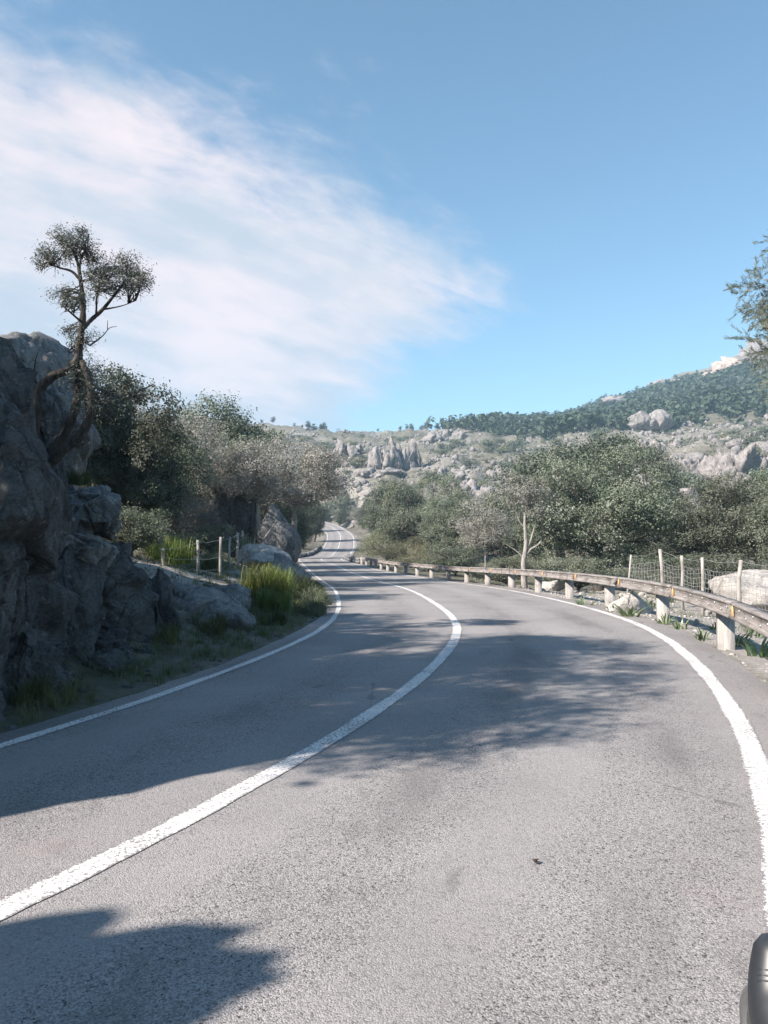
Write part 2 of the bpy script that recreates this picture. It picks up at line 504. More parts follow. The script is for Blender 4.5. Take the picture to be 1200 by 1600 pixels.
def spline(P, n=None, step=0.5):
    P = np.asarray(P, float)
    Pp = np.vstack([2 * P[0] - P[1], P, 2 * P[-1] - P[-2]])
    out = []
    for i in range(1, len(Pp) - 2):
        p0, p1, p2, p3 = Pp[i - 1:i + 3]
        # centripetal knots keep uneven spacing calm
        d = [max(np.linalg.norm(b - a), 1e-6) ** 0.5 for a, b in ((p0, p1), (p1, p2), (p2, p3))]
        m1 = (p2 - p1) / d[1] - (p2 - p0) / (d[0] + d[1]) + (p1 - p0) / d[0]
        m2 = (p3 - p2) / d[2] - (p3 - p1) / (d[1] + d[2]) + (p2 - p1) / d[1]
        m1 *= d[1]; m2 *= d[1]
        for t in np.linspace(0, 1, 16, endpoint=False):
            out.append((2 * t**3 - 3 * t**2 + 1) * p1 + (t**3 - 2 * t**2 + t) * m1 + (-2 * t**3 + 3 * t**2) * p2 + (t**3 - t**2) * m2)
    out.append(P[-1]); out = np.array(out)
    L = np.concatenate([[0], np.cumsum(np.linalg.norm(np.diff(out, axis=0), axis=1))])
    m = n or max(2, int(L[-1] / step))
    s = np.linspace(0, L[-1], m)
    return np.stack([np.interp(s, L, out[:, k]) for k in range(out.shape[1])], 1)

def smooth(P, k=5, it=2):
    P = P.copy()
    for _ in range(it):
        Q = np.pad(P, ((k, k), (0, 0)), 'edge')
        for i in range(k):
            Q[i] = 2 * P[0] - P[k - i]; Q[-1 - i] = 2 * P[-1] - P[-1 - (k - i)]
        P = sum(Q[i:i + len(P)] for i in range(2 * k + 1)) / (2 * k + 1)
    return P

PX_L = [(0, 1162), (117, 1125), (233, 1085), (350, 1046), (437, 1017), (496, 991), (525, 970), (532, 956), (531, 944), (527, 930), (517, 918),
        (505, 908.7), (490.7, 898), (480, 888), (470, 878.5), (469, 874.5), (477, 870.6), (496, 866.7), (505, 856.7), (511, 846), (512, 840), (510, 832.7), (505, 828.4), (494, 824), (480, 821)]
PX_C = [(0, 1431), (175, 1347), (350, 1259), (467, 1183), (554, 1137), (618, 1093), (694, 1026), (716, 996), (717, 980), (704, 961), (675, 940), (637, 921),
        (600, 910.7), (566.7, 901), (540, 891), (525, 884), (510, 878.5), (501.5, 875), (504, 872.7), (514.7, 869.7), (526.7, 859), (531, 847), (532, 839), (530, 833), (522.7, 826.7), (512.7, 821.5), (500, 819)]
PX_R = [(1200, 1500), (1199, 1400), (1197, 1290), (1188, 1200), (1171, 1142), (1142, 1095), (1107, 1048), (1060, 1007.5), (1013, 981), (955, 961), (873, 937.5), (780, 920),
        (686.7, 906.7), (620, 896.7), (580, 888.7), (558.7, 882), (540, 877.5), (534, 874.5), (538, 871), (546, 867), (552, 858), (553, 846), (551, 838), (546.7, 832.7), (538.7, 828.7), (529, 823), (520, 819)]
def line_from(px, back, ahead):
    P = list(reversed(back)) + [on_road(*q) for q in px] + ahead
    return smooth(spline(P, step=0.3), 5, 2)
LL = line_from(PX_L, [(-4.05, 3.5), (-5.7, 0.4), (-8.2, -3.6), (-11.4, -8), (-15, -13)], [(-27, 214), (-38, 226)])
LC = line_from(PX_C, [(-3.15, 0.7), (-5.6, -3.0), (-8.8, -7.2), (-12.4, -12)], [(-23, 216), (-34, 229)])
LR = line_from(PX_R, [(0.55, 1.1), (-1.0, -1.4), (-3.4, -4.9), (-6.6, -9.2), (-10, -14)], [(-18, 219), (-30, 233)])
LC = spline(LC[::4], step=0.35)
CT = np.gradient(LC, axis=0); CT /= np.linalg.norm(CT, axis=1)[:, None]
CN = np.stack([CT[:, 1], -CT[:, 0]], 1)        # to the right of travel
def cross_width(line):
    D = line[None] - LC[:, None]
    along = np.abs((D * CT[:, None]).sum(2)); off = (D * CN[:, None]).sum(2)
    cost = along + 0.02 * np.abs(off) + 50 * (np.abs(off) > 4.5)
    i = cost.argmin(1)
    return off[np.arange(len(LC)), i]
def box1(a, k):
    return np.convolve(np.pad(a, k, 'edge'), np.ones(2 * k + 1) / (2 * k + 1), 'valid')
WL = box1(np.clip(cross_width(LL), -3.4, -2.0), 22)
WR = box1(np.clip(cross_width(LR), 2.0, 3.8), 22)
EDGE_L = WL - 0.32 - 0.06 * np.sin(np.arange(len(LC)) * 0.21) * np.sin(np.arange(len(LC)) * 0.057)
EDGE_R = WR + 0.50 + 0.10 * np.exp(-((LC[:, 1] - 6) / 8) ** 2) + 0.03 * np.sin(np.arange(len(LC)) * 0.06)
NS = 17
US = np.linspace(0, 1, NS)
RV = LC[:, None] + CN[:, None] * (EDGE_L[:, None] * (1 - US) + EDGE_R[:, None] * US)[..., None]
rng = np.random.RandomState(5)
RV[:, 0] += CN * rng.normal(0, 0.012, (len(LC), 1)); RV[:, -1] += CN * rng.normal(0, 0.008, (len(LC), 1))
RV = RV.reshape(-1, 2)
V = np.column_stack([RV, road_z(RV[:, 1])])
i = np.arange(len(LC) - 1)[:, None] * NS; j = np.arange(NS - 1)[None]
Q = np.stack([i + j, i + j + 1, i + NS + j + 1, i + NS + j], -1).reshape(-1, 4)
road_me = mesh_np('road', V, Q, smooth=True)
lane = road_me.attributes.new('lane', 'FLOAT', 'POINT')
lane.data.foreach_set('value', (EDGE_L[:, None] * (1 - US) + EDGE_R[:, None] * US).ravel().astype(np.float32))
road = tag(link('road', road_me, M['asphalt']), 'grey asphalt two lane road winding down the valley', kind='structure')

def stripe(name, off, width, label, y0=-12):
    P = LC + CN * off[:, None]
    P = spline(P, step=0.12)
    T = np.gradient(P, axis=0); T /= np.linalg.norm(T, axis=1)[:, None]
    N = np.stack([T[:, 1], -T[:, 0]], 1)
    s = np.arange(len(P)) * 0.12
    jl = 0.006 * np.sin(s * 3.1) + rng.normal(0, 0.0035, len(P)) + 0.003 * np.sign(np.sin(s * 0.9 + 1))
    jr = 0.006 * np.sin(s * 2.3 + 1) + rng.normal(0, 0.0035, len(P))
    A = P - N * (width / 2 + jl)[:, None]; B = P + N * (width / 2 + jr)[:, None]
    V = np.empty((2 * len(P), 3))
    lift = 0.004 + 0.00006 * np.clip(P[:, 1], 0, None)
    V[0::2, :2] = A; V[1::2, :2] = B
    V[0::2, 2] = road_z(A[:, 1]) + lift; V[1::2, 2] = road_z(B[:, 1]) + lift
    i = np.arange(len(P) - 1) * 2
    Q = np.stack([i, i + 1, i + 3, i + 2], 1)
    me = mesh_np(name, V, Q)
    ea = me.attributes.new('rim', 'FLOAT', 'POINT'); ea.data.foreach_set('value', np.tile([-1.0, 1.0], len(P)).astype(np.float32))
    o = link(name, me, M['paint'], road)
    o['label'] = label
stripe('edge_line', WL, 0.125, 'narrow white edge line along the left lane')
stripe('centre_line', np.zeros(len(LC)), 0.17, 'solid white centre line between the lanes')
stripe('edge_line', WR, 0.18, 'broad white edge line on the guard rail side')

# ------------------------------------------------------------------ terrain
HPX = np.array([-2500, -600, 0, 250, 420, 540, 640, 760, 860, 960, 1060, 1200, 1700, 3200])
HY = np.array([60, 90, 120, 165, 250, 350, 450, 600, 760])
HROW = np.array([                                  # row at which the slope shows, by column and distance
    [835, 815, 795, 770, 735, 705, 690, 690, 690],
    [835, 815, 795, 770, 735, 705, 690, 690, 690],
    [838, 815, 790, 765, 730, 695, 675, 672, 672],
    [842, 825, 800, 772, 728, 695, 672, 668, 668],
    [848, 842, 825, 795, 735, 695, 674, 672, 671],
    [862, 860, 852, 822, 745, 702, 682, 682, 682],
    [864, 850, 830, 792, 735, 700, 680, 678, 677],
    [864, 846, 818, 780, 730, 695, 674, 671, 669],
    [864, 842, 808, 768, 722, 692, 674, 667, 664],
    [864, 838, 800, 755, 712, 684, 664, 644, 628],
    [864, 835, 795, 742, 700, 668, 645, 615, 588],
    [862, 830, 785, 732, 690, 648, 615, 572, 540],
    [862, 828, 780, 720, 670, 620, 575, 520, 470],
    [862, 828, 780, 720, 670, 620, 575, 520, 470]], float)
def hill_z(x, y):
    yc = np.clip(y, 60, 760)
    px = np.clip(600 + F * x / np.maximum(y, 1), -2500, 3200)
    # bilinear on (column, log distance)
    ci = np.clip(np.searchsorted(HPX, px) - 1, 0, len(HPX) - 2); cf = (px - HPX[ci]) / (HPX[ci + 1] - HPX[ci])
    ly = np.log(HY); l = np.log(yc)
    ri = np.clip(np.searchsorted(ly, l) - 1, 0, len(HY) - 2); rf = (l - ly[ri]) / (ly[ri + 1] - ly[ri])
    row = (HROW[ci, ri] * (1 - cf) + HROW[ci + 1, ri] * cf) * (1 - rf) + (HROW[ci, ri + 1] * (1 - cf) + HROW[ci + 1, ri + 1] * cf) * rf
    z = EYE + (HOR - row) / F * yc
    return z - np.clip(y - 760, 0, None) * 0.25

def road_station(x, y):
    P = np.stack([x, y], 1)
    S = LC[::3]
    idx = np.empty(len(P), int)
    for a in range(0, len(P), 20000):
        D = ((P[a:a + 20000, None] - S[None]) ** 2).sum(2)
        idx[a:a + 20000] = D.argmin(1)
    k = np.minimum(idx * 3, len(LC) - 1)
    D = P - LC[k]
    off = (D * CN[k]).sum(1)
    far = np.linalg.norm(D, axis=1)
    s = np.where(off >= 0, 1, -1) * far
    return k, s, LC[k, 1]

def terrain_z(x, y, detail=True):
    x = np.asarray(x, float); y = np.asarray(y, float)
    k, s, ry = road_station(x, y)
    zr = road_z(np.clip(ry, -15, 230))
    oR = s - EDGE_R[k]; oL = EDGE_L[k] - s
    # left bank: shoulder, ditch, rocky bank rising
    zl = zr + np.interp(oL, [0, 0.3, 0.9, 2.0, 4, 8, 15, 30, 60], [-0.02, 0.0, 0.06, 0.55, 1.15, 2.3, 4.2, 7.0, 11])
    far_l = np.interp(y, [70, 100], [1, 0.45])
    zl = zr + (zl - zr) * far_l
    zrt = zr + np.interp(oR, [0, 0.4, 1.2, 3, 6, 12, 30], [-0.02, -0.02, -0.07, -0.18, -0.35, -0.2, 0.6])
    z = np.where(s < 0, zl, zrt)
    hz = hill_z(x, np.maximum(y, 1))
    near = np.clip((np.hypot(x, y) - 42) / 45, 0, 1)
    out = np.maximum(oR, oL)
    wgt = np.clip((out - 2) / 18, 0, 1) * near * (y > 20)
    wgt = wgt * wgt * (3 - 2 * wgt)
    z = z * (1 - wgt) + hz * wgt
    if detail:
        p = np.stack([x, y, 0 * x], 1)
        amp = np.clip((out - 0.3) / 3, 0, 1)
        z = z + amp * (0.22 * fbm(p * 0.45, 4) + 0.5 * np.clip(out / 25, 0, 1) * fbm(p * 0.11, 4))
        fa = np.clip((np.hypot(x, y) - 90) / 150, 0, 1)
        z = z + fa * amp * (9.0 * fbm(p * 0.017, 4) + 3.2 * fbm(p * 0.06, 3, ridged=True) - 1.0)
    inside = (oR < 0.0) & (oL < 0.0)
    rim = np.clip(-out / 0.25, 0, 1)
    z = np.where(inside, zr - 0.02 - rim * (0.05 + 0.0016 * np.clip(y, 0, 250)), z)
    return z, oL, oR

def ground(x, y):
    return float(terrain_z(np.array([x]), np.array([y]))[0][0])

def axis_pts(lo, hi, a, b, d, g):
    c = list(np.arange(a, b + d / 2, d)); s = d; v = b
    while v < hi: s *= g; v += s; c.append(v)
    s = d; v = a
    while v > lo: s *= g; v -= s; c.insert(0, v)
    return np.array(c)
gx = axis_pts(-1800, 2200, -13, 13, 0.28, 1.045)
gy = axis_pts(-250, 2400, -4, 46, 0.30, 1.032)
X, Y = np.meshgrid(gx, gy)
Z, oL, oR = terrain_z(X.ravel(), Y.ravel())
V = np.column_stack([X.ravel(), Y.ravel(), Z])
nx_, ny_ = len(gx), len(gy)
i = np.arange(ny_ - 1)[:, None] * nx_; j = np.arange(nx_ - 1)[None]
Q = np.stack([i + j, i + j + 1, i + nx_ + j + 1, i + nx_ + j], -1).reshape(-1, 4)
me = mesh_np('ground', V, Q, smooth=True)
yv = Y.ravel(); xv = X.ravel()
stony = 0.85 * np.clip((oR + 0.1) / 0.3, 0, 1) * np.clip((13 - oR) / 3, 0, 1) * np.clip((40 - yv) / 10, 0, 1)
stony += 0.8 * np.clip((oL - 1.8) / 1.0, 0, 1) * np.clip((6.5 - oL) / 2, 0, 1) * np.clip((yv - 13) / 3, 0, 1) * np.clip((40 - yv) / 8, 0, 1)
stony += np.clip((yv - 120) / 80, 0, 1) * 0.65 * np.clip(fbm(np.stack([xv, yv, 0 * xv], 1) * 0.03, 4) * 1.6 + 0.30, 0, 1)
at_ = me.attributes.new('stony', 'FLOAT', 'POINT'); at_.data.foreach_set('value', np.clip(stony, 0, 1).astype(np.float32))
tag(link('ground', me, M['ground']), 'stony soil and scrubby limestone hillside', kind='structure')

# ------------------------------------------------------------------ rocks
_ico = {}
def ico(n):
    if n not in _ico:
        bm = bmesh.new(); bmesh.ops.create_icosphere(bm, subdivisions=n, radius=1)
        bm.verts.ensure_lookup_table()
        Vv = np.array([v.co[:] for v in bm.verts]); Tt = np.array([[v.index for v in f.verts] for f in bm.faces]); bm.free()
        _ico[n] = (Vv, Tt)
    return _ico[n]

def fracture(P, r, n, amp, tilt, crev, width, stretch=(1, 1, 1)):
    """splits a surface into blocks: every cell is set in or out and tilted a little, with a crevice along its edge"""
    C = r.uniform(-1.1, 1.1, (n, 3)); st = np.asarray(stretch, float)
    off = r.uniform(-1, 1, n); G = r.normal(size=(n, 3))
    Wp = P + 0.10 * np.stack([fbm(P * 2.3 + 7 * k + off[0] * 9, 3) for k in range(3)], 1)
    best = np.empty(len(P), int); gap = np.empty(len(P))
    for a in range(0, len(P), 8000):
        D = np.zeros((len(P[a:a + 8000]), n))
        for k in range(3):
            D += ((Wp[a:a + 8000, k, None] - C[None, :, k]) * st[k]) ** 2
        D = np.sqrt(D)
        i2 = np.argpartition(D, 1, axis=1)[:, :2]
        d2 = np.take_along_axis(D, i2, 1)
        o = d2.argsort(1)
        best[a:a + 8000] = np.take_along_axis(i2, o[:, :1], 1)[:, 0]
        gap[a:a + 8000] = np.abs(d2[:, 0] - d2[:, 1])
    d = off[best] * amp + ((P - C[best]) * G[best]).sum(1) * tilt
    return d * np.clip(gap / width, 0, 1) ** 0.5 - crev * np.exp(-(gap / (width * 0.7)) ** 2)

def rock_verts(seed, dims, sub=4, planes=14, rough=0.10, sharp=16, strata=0.0, tilt=0.3, cells=26, block=0.07):
    r = np.random.RandomState(seed)
    D, T = ico(sub)
    dims = np.asarray(dims, float)
    N = r.normal(size=(planes, 3)); N /= np.linalg.norm(N, axis=1)[:, None]
    H = r.uniform(0.62, 0.95, planes)
    q = np.clip(D @ N.T, 0.02, None) / H                  # 1/radius for every plane
    inv = (q ** sharp).sum(1) ** (1 / sharp)
    P = D / np.maximum(inv, 0.85)[:, None]
    size = dims.mean()
    p = P * dims
    o = r.uniform(0, 50, 3)
    d = fbm(p * (0.9 / size) + o, 3) * (0.07 if sub >= 5 else 0.14)
    d += fracture(P, r, cells, block, block * 0.9, block * 0.75, 0.03, (1, 1, 0.6))
    if sub >= 5:
        d += fracture(P, r, cells * 9, block * 0.32, block * 0.5, block * 0.34, 0.016, (1, 1, 0.7))
        d += fbm(p * (9 / size) + o, 4, ridged=True) * 0.018
    d += fbm(p * 2.5 + o, 4) * rough * min(1.0, 0.5 / size)
    if strata:
        a = np.array([math.sin(tilt), 0.2, math.cos(tilt)])
        h = p @ a / strata + fbm(p * (1.2 / size) + o, 3) * 1.6
        d -= 0.035 * np.exp(-((h % 1 - 0.5) / 0.07) ** 2) * np.clip(fbm(p * (1.5 / size) + 31, 2) * 3 + 0.6, 0, 1)
    return p * (1 + d)[:, None], T

def rock_mesh(name, seed, dims, **kw):
    Vv, T = rock_verts(seed, dims, **kw)
    return mesh_np(name, Vv, T=T, smooth=True)

def rock_at(name, seed, px, py, d, hw, hh, depth, matname, parent=None, rz=0.0, ry=0.0, sub=5, **kw):
    """a rock whose middle is seen at (px, py), d metres ahead; hw, hh half-extents in photograph pixels"""
    c = at(px, py, d)
    dims = (hw / F * d, depth, hh / F * d)
    o = link(name, rock_mesh(name, seed, dims, sub=sub, **kw), M[matname], parent, rot=(0, ry, rz))
    o.location = Vector(c) - (parent.location if parent else Vector((0, 0, 0)))
    return o

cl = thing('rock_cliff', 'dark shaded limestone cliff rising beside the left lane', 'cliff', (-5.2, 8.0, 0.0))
CL = [  # seed, px, py, dist, hw, hh, depth, material, rz, ry
    (11, -95, 880, 7.9, 180, 350, 1.3, 'cliff', 0.25, 0.08),
    (12, 55, 965, 9.3, 105, 200, 0.9, 'cliff', 0.35, 0.10),
    (13, 74, 690, 13.4, 66, 160, 1.1, 'slab', 0.2, -0.12),
    (14, 138, 800, 10.6, 60, 42, 0.7, 'slab', 0.3, 0.28),
    (15, 112, 866, 10.0, 74, 56, 0.75, 'slab', 0.3, 0.18),
    (16, 186, 925, 11.0, 56, 85, 0.65, 'cliff', 0.4, -0.10),
    (17, 242, 978, 11.9, 46, 90, 0.6, 'cliff', 0.3, -0.25),
    (18, 150, 1030, 9.8, 62, 62, 0.55, 'cliff', 0.5, 0.0),
    (19, -200, 610, 9.4, 215, 230, 1.5, 'cliff', 0.2, 0.0),
    (20, 40, 1062, 7.9, 74, 92, 0.45, 'cliff', 0.3, 0.2),
    (28, 150, 1064, 9.2, 62, 56, 0.4, 'cliff', 0.6, 0.1),
    (29, -40, 1105, 6.9, 62, 84, 0.4, 'cliff', 0.4, 0.1),
    (21, -20, 700, 10.2, 75, 170, 0.8, 'cliff', 0.1, 0.15),
    (22, 110, 940, 10.4, 130, 120, 0.9, 'cliff', 0.2, 0.15),
    (27, 70, 845, 11.6, 72, 112, 0.8, 'cliff', 0.2, 0.0),
    (23, 215, 1040, 10.3, 44, 34, 0.35, 'cliff', 0.7, 0.1),
    (24, 100, 1084, 8.4, 48, 42, 0.3, 'cliff', 0.2, -0.1),
    (25, -10, 1130, 7.2, 46, 40, 0.3, 'cliff', 0.9, 0.1),
    (26, 290, 1018, 12.0, 36, 20, 0.3, 'cliff', 0.4, 0.0),
]
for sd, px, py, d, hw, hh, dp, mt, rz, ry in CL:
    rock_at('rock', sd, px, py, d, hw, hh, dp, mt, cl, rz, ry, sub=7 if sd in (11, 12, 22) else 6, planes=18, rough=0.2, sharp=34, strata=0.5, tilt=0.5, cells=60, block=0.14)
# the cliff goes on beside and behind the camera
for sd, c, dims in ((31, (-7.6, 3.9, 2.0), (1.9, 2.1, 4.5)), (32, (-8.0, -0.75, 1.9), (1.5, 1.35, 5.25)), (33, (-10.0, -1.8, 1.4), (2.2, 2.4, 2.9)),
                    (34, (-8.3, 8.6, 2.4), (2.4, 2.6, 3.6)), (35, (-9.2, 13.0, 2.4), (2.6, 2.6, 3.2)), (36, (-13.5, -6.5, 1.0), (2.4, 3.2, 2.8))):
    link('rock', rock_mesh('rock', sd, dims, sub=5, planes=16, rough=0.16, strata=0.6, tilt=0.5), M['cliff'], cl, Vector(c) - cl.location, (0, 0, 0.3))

def boulder(label, sd, px, py, d, hw, hh, depth, mt, rz=0, ry=0, sub=5, group=None, **kw):
    o = rock_at('boulder', sd, px, py, d, hw, hh, depth, mt, None, rz, ry, sub, **kw)
    return tag(o, label, 'boulder', group)
boulder('high grey rock on the skyline behind the twisted tree', 41, 48, 610, 19, 78, 74, 1.6, 'slab', 0.2, 0.05, planes=12, strata=0.7)
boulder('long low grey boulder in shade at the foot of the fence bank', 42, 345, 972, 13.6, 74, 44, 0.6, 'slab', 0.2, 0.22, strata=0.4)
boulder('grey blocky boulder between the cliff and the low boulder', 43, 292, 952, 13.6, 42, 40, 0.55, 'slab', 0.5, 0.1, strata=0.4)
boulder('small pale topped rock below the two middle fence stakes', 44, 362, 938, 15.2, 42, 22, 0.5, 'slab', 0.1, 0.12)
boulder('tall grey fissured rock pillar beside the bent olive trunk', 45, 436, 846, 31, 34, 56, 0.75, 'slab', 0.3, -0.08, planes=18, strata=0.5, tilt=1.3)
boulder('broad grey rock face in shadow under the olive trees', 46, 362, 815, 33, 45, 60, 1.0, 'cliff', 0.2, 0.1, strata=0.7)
boulder('rounded pale boulder topping the bank below the rock pillar', 47, 408, 872, 24, 42, 22, 0.7, 'pale', 0.1, 0.15)
boulder('pale rock flank behind the bright green grass tuft', 48, 448, 902, 21.5, 30, 34, 0.5, 'slab', 0.3, -0.25)
boulder('sunlit pale ledge at the foot of the near fence stakes', 49, 300, 922, 17.4, 62, 18, 0.8, 'pale', 0.15, 0.1)
boulder('pale stone half sunk in the lower green tuft', 50, 446, 945, 17.4, 15, 11, 0.2, 'pale')
boulder('small pale rock on the verge beside the bend', 51, 385, 1012, 13.2, 16, 8, 0.16, 'slab')
boulder('large pale boulder behind the guard rail beside the asphodel clump', 52, 988, 948, 17.6, 36, 20, 0.4, 'pale', 0.3, 0.1, planes=10)
boulder('very large pale boulder behind the right wire fence', 53, 1195, 930, 20, 72, 48, 1.2, 'pale', 0.2, 0.0, planes=12, strata=0.6)
boulder('pale boulder beyond the guard rail under the bare trunk tree', 54, 858, 920, 30, 22, 14, 0.6, 'pale')

# scree on the right verge: stones big enough to pick out, then gravel
stone_me = [rock_mesh('stone', 60 + k, (1, 0.8, 0.6), sub=2, planes=9, rough=0.1) for k in range(5)]
r = np.random.RandomState(3)
n = 0
for _ in range(4000):
    if n >= 70: break
    x = r.uniform(4.5, 12); y = r.uniform(6, 30)
    z, a, b_ = terrain_z(np.array([x]), np.array([y]))
    if b_[0] < 0.55 or b_[0] > 7: continue
    s = 0.05 + 0.16 * r.rand() ** 2.2
    o = link('stone', stone_me[n % 5], M['pale'], None, (x, y, z[0] + s * 0.15), (r.uniform(-.3, .3), r.uniform(-.3, .3), r.uniform(0, 6)), (s, s, s))
    tag(o, 'loose pale limestone stone on the scree behind the guard rail', 'stone', 'loose stones on the right verge')
    n += 1
def scatter_mesh(name, base, pts, scl, rots, matname, label):
    Vb, Tb = base
    out = MB()
    nb = len(Vb)
    c, s = np.cos(rots), np.sin(rots)
    VV = np.empty((len(pts), nb, 3))
    VV[..., 0] = Vb[None, :, 0] * c[:, None] - Vb[None, :, 1] * s[:, None]
    VV[..., 1] = Vb[None, :, 0] * s[:, None] + Vb[None, :, 1] * c[:, None]
    VV[..., 2] = Vb[None, :, 2]
    VV = VV * scl[:, None, None] + pts[:, None]
    TT = Tb[None] + (np.arange(len(pts)) * nb)[:, None, None]
    me = mesh_np(name, VV.reshape(-1, 3), T=TT.reshape(-1, 3), smooth=True)
    return tag(link(name, me, M[matname]), label, name.replace('_', ' '), kind='stuff')
def spots(N, xr, yr, seed, cond):
    r = np.random.RandomState(seed)
    x = r.uniform(*xr, N); y = r.uniform(*yr, N)
    z, a, b_ = terrain_z(x, y)
    k = cond(x, y, a, b_, r)
    return np.column_stack([x, y, z])[k]
pts = spots(9000, (2, 13), (1, 34), 8, lambda x, y, a, b, r: (b > 0.05) & (b < 8))
r = np.random.RandomState(9)
scatter_mesh('gravel', rock_verts(70, (1, 0.8, 0.6), sub=1, planes=8), pts, 0.012 + 0.045 * r.rand(len(pts)) ** 3, r.uniform(0, 6, len(pts)), 'pale', 'pale gravel strewn over the right verge')
pts = spots(9000, (-12, 2), (3, 34), 18, lambda x, y, a, b, r: (a > 0.02) & (a < 6))
scatter_mesh('rubble', rock_verts(71, (1, 0.8, 0.6), sub=1, planes=8), pts, 0.012 + 0.075 * r.rand(len(pts)) ** 4, r.uniform(0, 6, len(pts)), 'cliff', 'small stones on the left bank')

# hillside crags, placed where they stand out on the slope
def hill_point(px, row):
    """first point of the slope seen at that column and row"""
    ds = np.concatenate([np.linspace(70, 250, 140), np.linspace(252, 900, 260)])
    x = (px - 600) / F * ds
    z, _, _ = terrain_z(x, ds)
    rows = HOR - (z - EYE) / ds * F
    k = np.argmax(rows <= row)
    if rows[k] > row: return None
    return np.array([x[k], ds[k], z[k]])
crags = [('jagged grey crag with a dark cleft face on the central hill', 632, 735, 26, 34, 3), ('pale split crag left of the dark cleft crag', 600, 728, 24, 24, 2),
         ('low pale rock band under the cleft crag', 585, 745, 34, 12, 1.5), ('pale crag below the left skyline', 545, 715, 22, 18, 2),
         ('massive pale crag above the right hand oaks', 1150, 748, 42, 36, 2.2), ('rounded pale crag beside the massive crag', 1095, 742, 26, 26, 2),
         ('fissured pale outcrop over the middle oaks', 745, 775, 34, 22, 1.6), ('pale slab outcrop uphill of the fissured outcrop', 790, 750, 26, 18, 1.5),
         ('pale bare crest rock below the forest on the right hill', 1030, 672, 50, 16, 3), ('pale outcrop showing between the two tall oaks', 1005, 715, 24, 24, 2),
         ('broken pale crag on the central skyline', 690, 690, 30, 12, 3)]
for k, (lab, px, row, hw, hh, asp) in enumerate(crags):
    p = hill_point(px, row)
    if p is None: continue
    d = p[1]
    g_ = thing('crag', lab, 'crag', tuple(p))
    rr = np.random.RandomState(200 + k)
    for q in range(9):
        a = (q - 4) / 4
        dims = np.array([hw * rr.uniform(0.22, 0.5), hw * 0.4, hh * rr.uniform(0.45, 1.0)]) / F * d
        link('rock', rock_mesh('rock', 300 + k * 7 + q, dims, sub=4, planes=14, rough=0.5, sharp=30, block=0.16, cells=22, strata=dims[2] * 0.5, tilt=1.2), M['crag'], g_,
             (a * hw * 0.75 / F * d, rr.uniform(-.5, .5) * hw / F * d, dims[2] * rr.uniform(0.05, 0.5)), (0, rr.uniform(-.3, .3), rr.uniform(0, 3)))
# ridge cliffs far right
for k, (px, row, hw, hh, mt) in enumerate([(1150, 582, 36, 24, 'redcliff'), (1112, 594, 18, 16, 'redcliff'), (1055, 604, 34, 12, 'crag'), (985, 630, 34, 12, 'crag'), (1200, 566, 46, 30, 'crag')]):
    p = hill_point(px, row)
    if p is None: p = hill_point(px, row + 18)
    if p is None: continue
    d = p[1]
    dims = np.array([hw, hw * 0.8, hh]) / F * d
    o = link('cliff_band', rock_mesh('cliff_band', 400 + k, dims, sub=5, planes=18, rough=0.5, sharp=30, block=0.16, cells=50, strata=12, tilt=1.4), M[mt], None, tuple(p))
    tag(o, ['reddish cliff face high on the far right ridge', 'small reddish cliff left of the larger red face', 'grey cliff step on the far right ridge',
            'pale cliff capping the lower end of the forested ridge', 'grey ridge cliff at the right edge of the picture'][k], 'cliff')

hill_rock = [rock_mesh('hill_rock', 80 + k, (1, 0.85, 0.8), sub=3, planes=13, rough=0.4, sharp=26, block=0.13, cells=16) for k in range(7)]
r = np.random.RandomState(21)
cand = []
for _ in range(9000):
    y = 110 + 340 * r.rand() ** 1.2
    px = r.uniform(440, 1290)
    cand.append(((px - 600) / F * y, y))
cand = np.array(cand)
z, a, b_ = terrain_z(cand[:, 0], cand[:, 1])
msk = fbm(np.stack([cand[:, 0], cand[:, 1], 0 * z], 1) * 0.03, 4) + 0.12 * r.normal(size=len(z))
ok = (np.maximum(a, b_) > 6) & (msk > -0.06)
cand = np.column_stack([cand, z])[ok]
sz = 0.3 + 1.8 * r.rand(len(cand)) ** 3
order = np.argsort(-sz / cand[:, 1])
for n, q in enumerate(order[:270]):
    s = sz[q]
    o = link('hillside_rock', hill_rock[n % 7], M['crag'], None, tuple(cand[q] + (0, 0, s * 0.1)), (r.uniform(-.4, .4), r.uniform(-.4, .4), r.uniform(0, 6)), (s * r.uniform(.8, 1.4), s, s * r.uniform(.7, 1.3)))
    tag(o, 'pale limestone rock among the scrub on the hillside', 'rock', 'pale rocks on the hillside')
q = order[270:]
if len(q):
    scatter_mesh('hillside_rubble', rock_verts(88, (1, .9, .8), sub=1, planes=12, rough=.4, sharp=26, block=.14, cells=12), cand[q], sz[q] * 0.9, r.uniform(0, 6, len(q)), 'crag', 'small pale rubble across the hillside')

# ------------------------------------------------------------------ foliage
def leaf_quads(P, Nrm, size, r, aspect=0.5):
    """one small pointed quad per leaf"""
    n = len(P)
    A = r.normal(size=(n, 3)); A -= Nrm * (A * Nrm).sum(1)[:, None]; A /= np.linalg.norm(A, axis=1)[:, None]
    B = np.cross(Nrm, A)
    L = (size * r.uniform(0.55, 1.35, n))[:, None]; Wd = L * aspect
    V = np.empty((n, 4, 3))
    V[:, 0] = P - A * L * 0.5
    V[:, 1] = P + B * Wd * 0.5 + Nrm * L * 0.10
    V[:, 2] = P + A * L * 0.5
    V[:, 3] = P - B * Wd * 0.5 + Nrm * L * 0.10
    return V.reshape(-1, 3), np.arange(4 * n).reshape(-1, 4)

def unit(a):
    return a / np.maximum(np.linalg.norm(a, axis=1), 1e-9)[:, None]

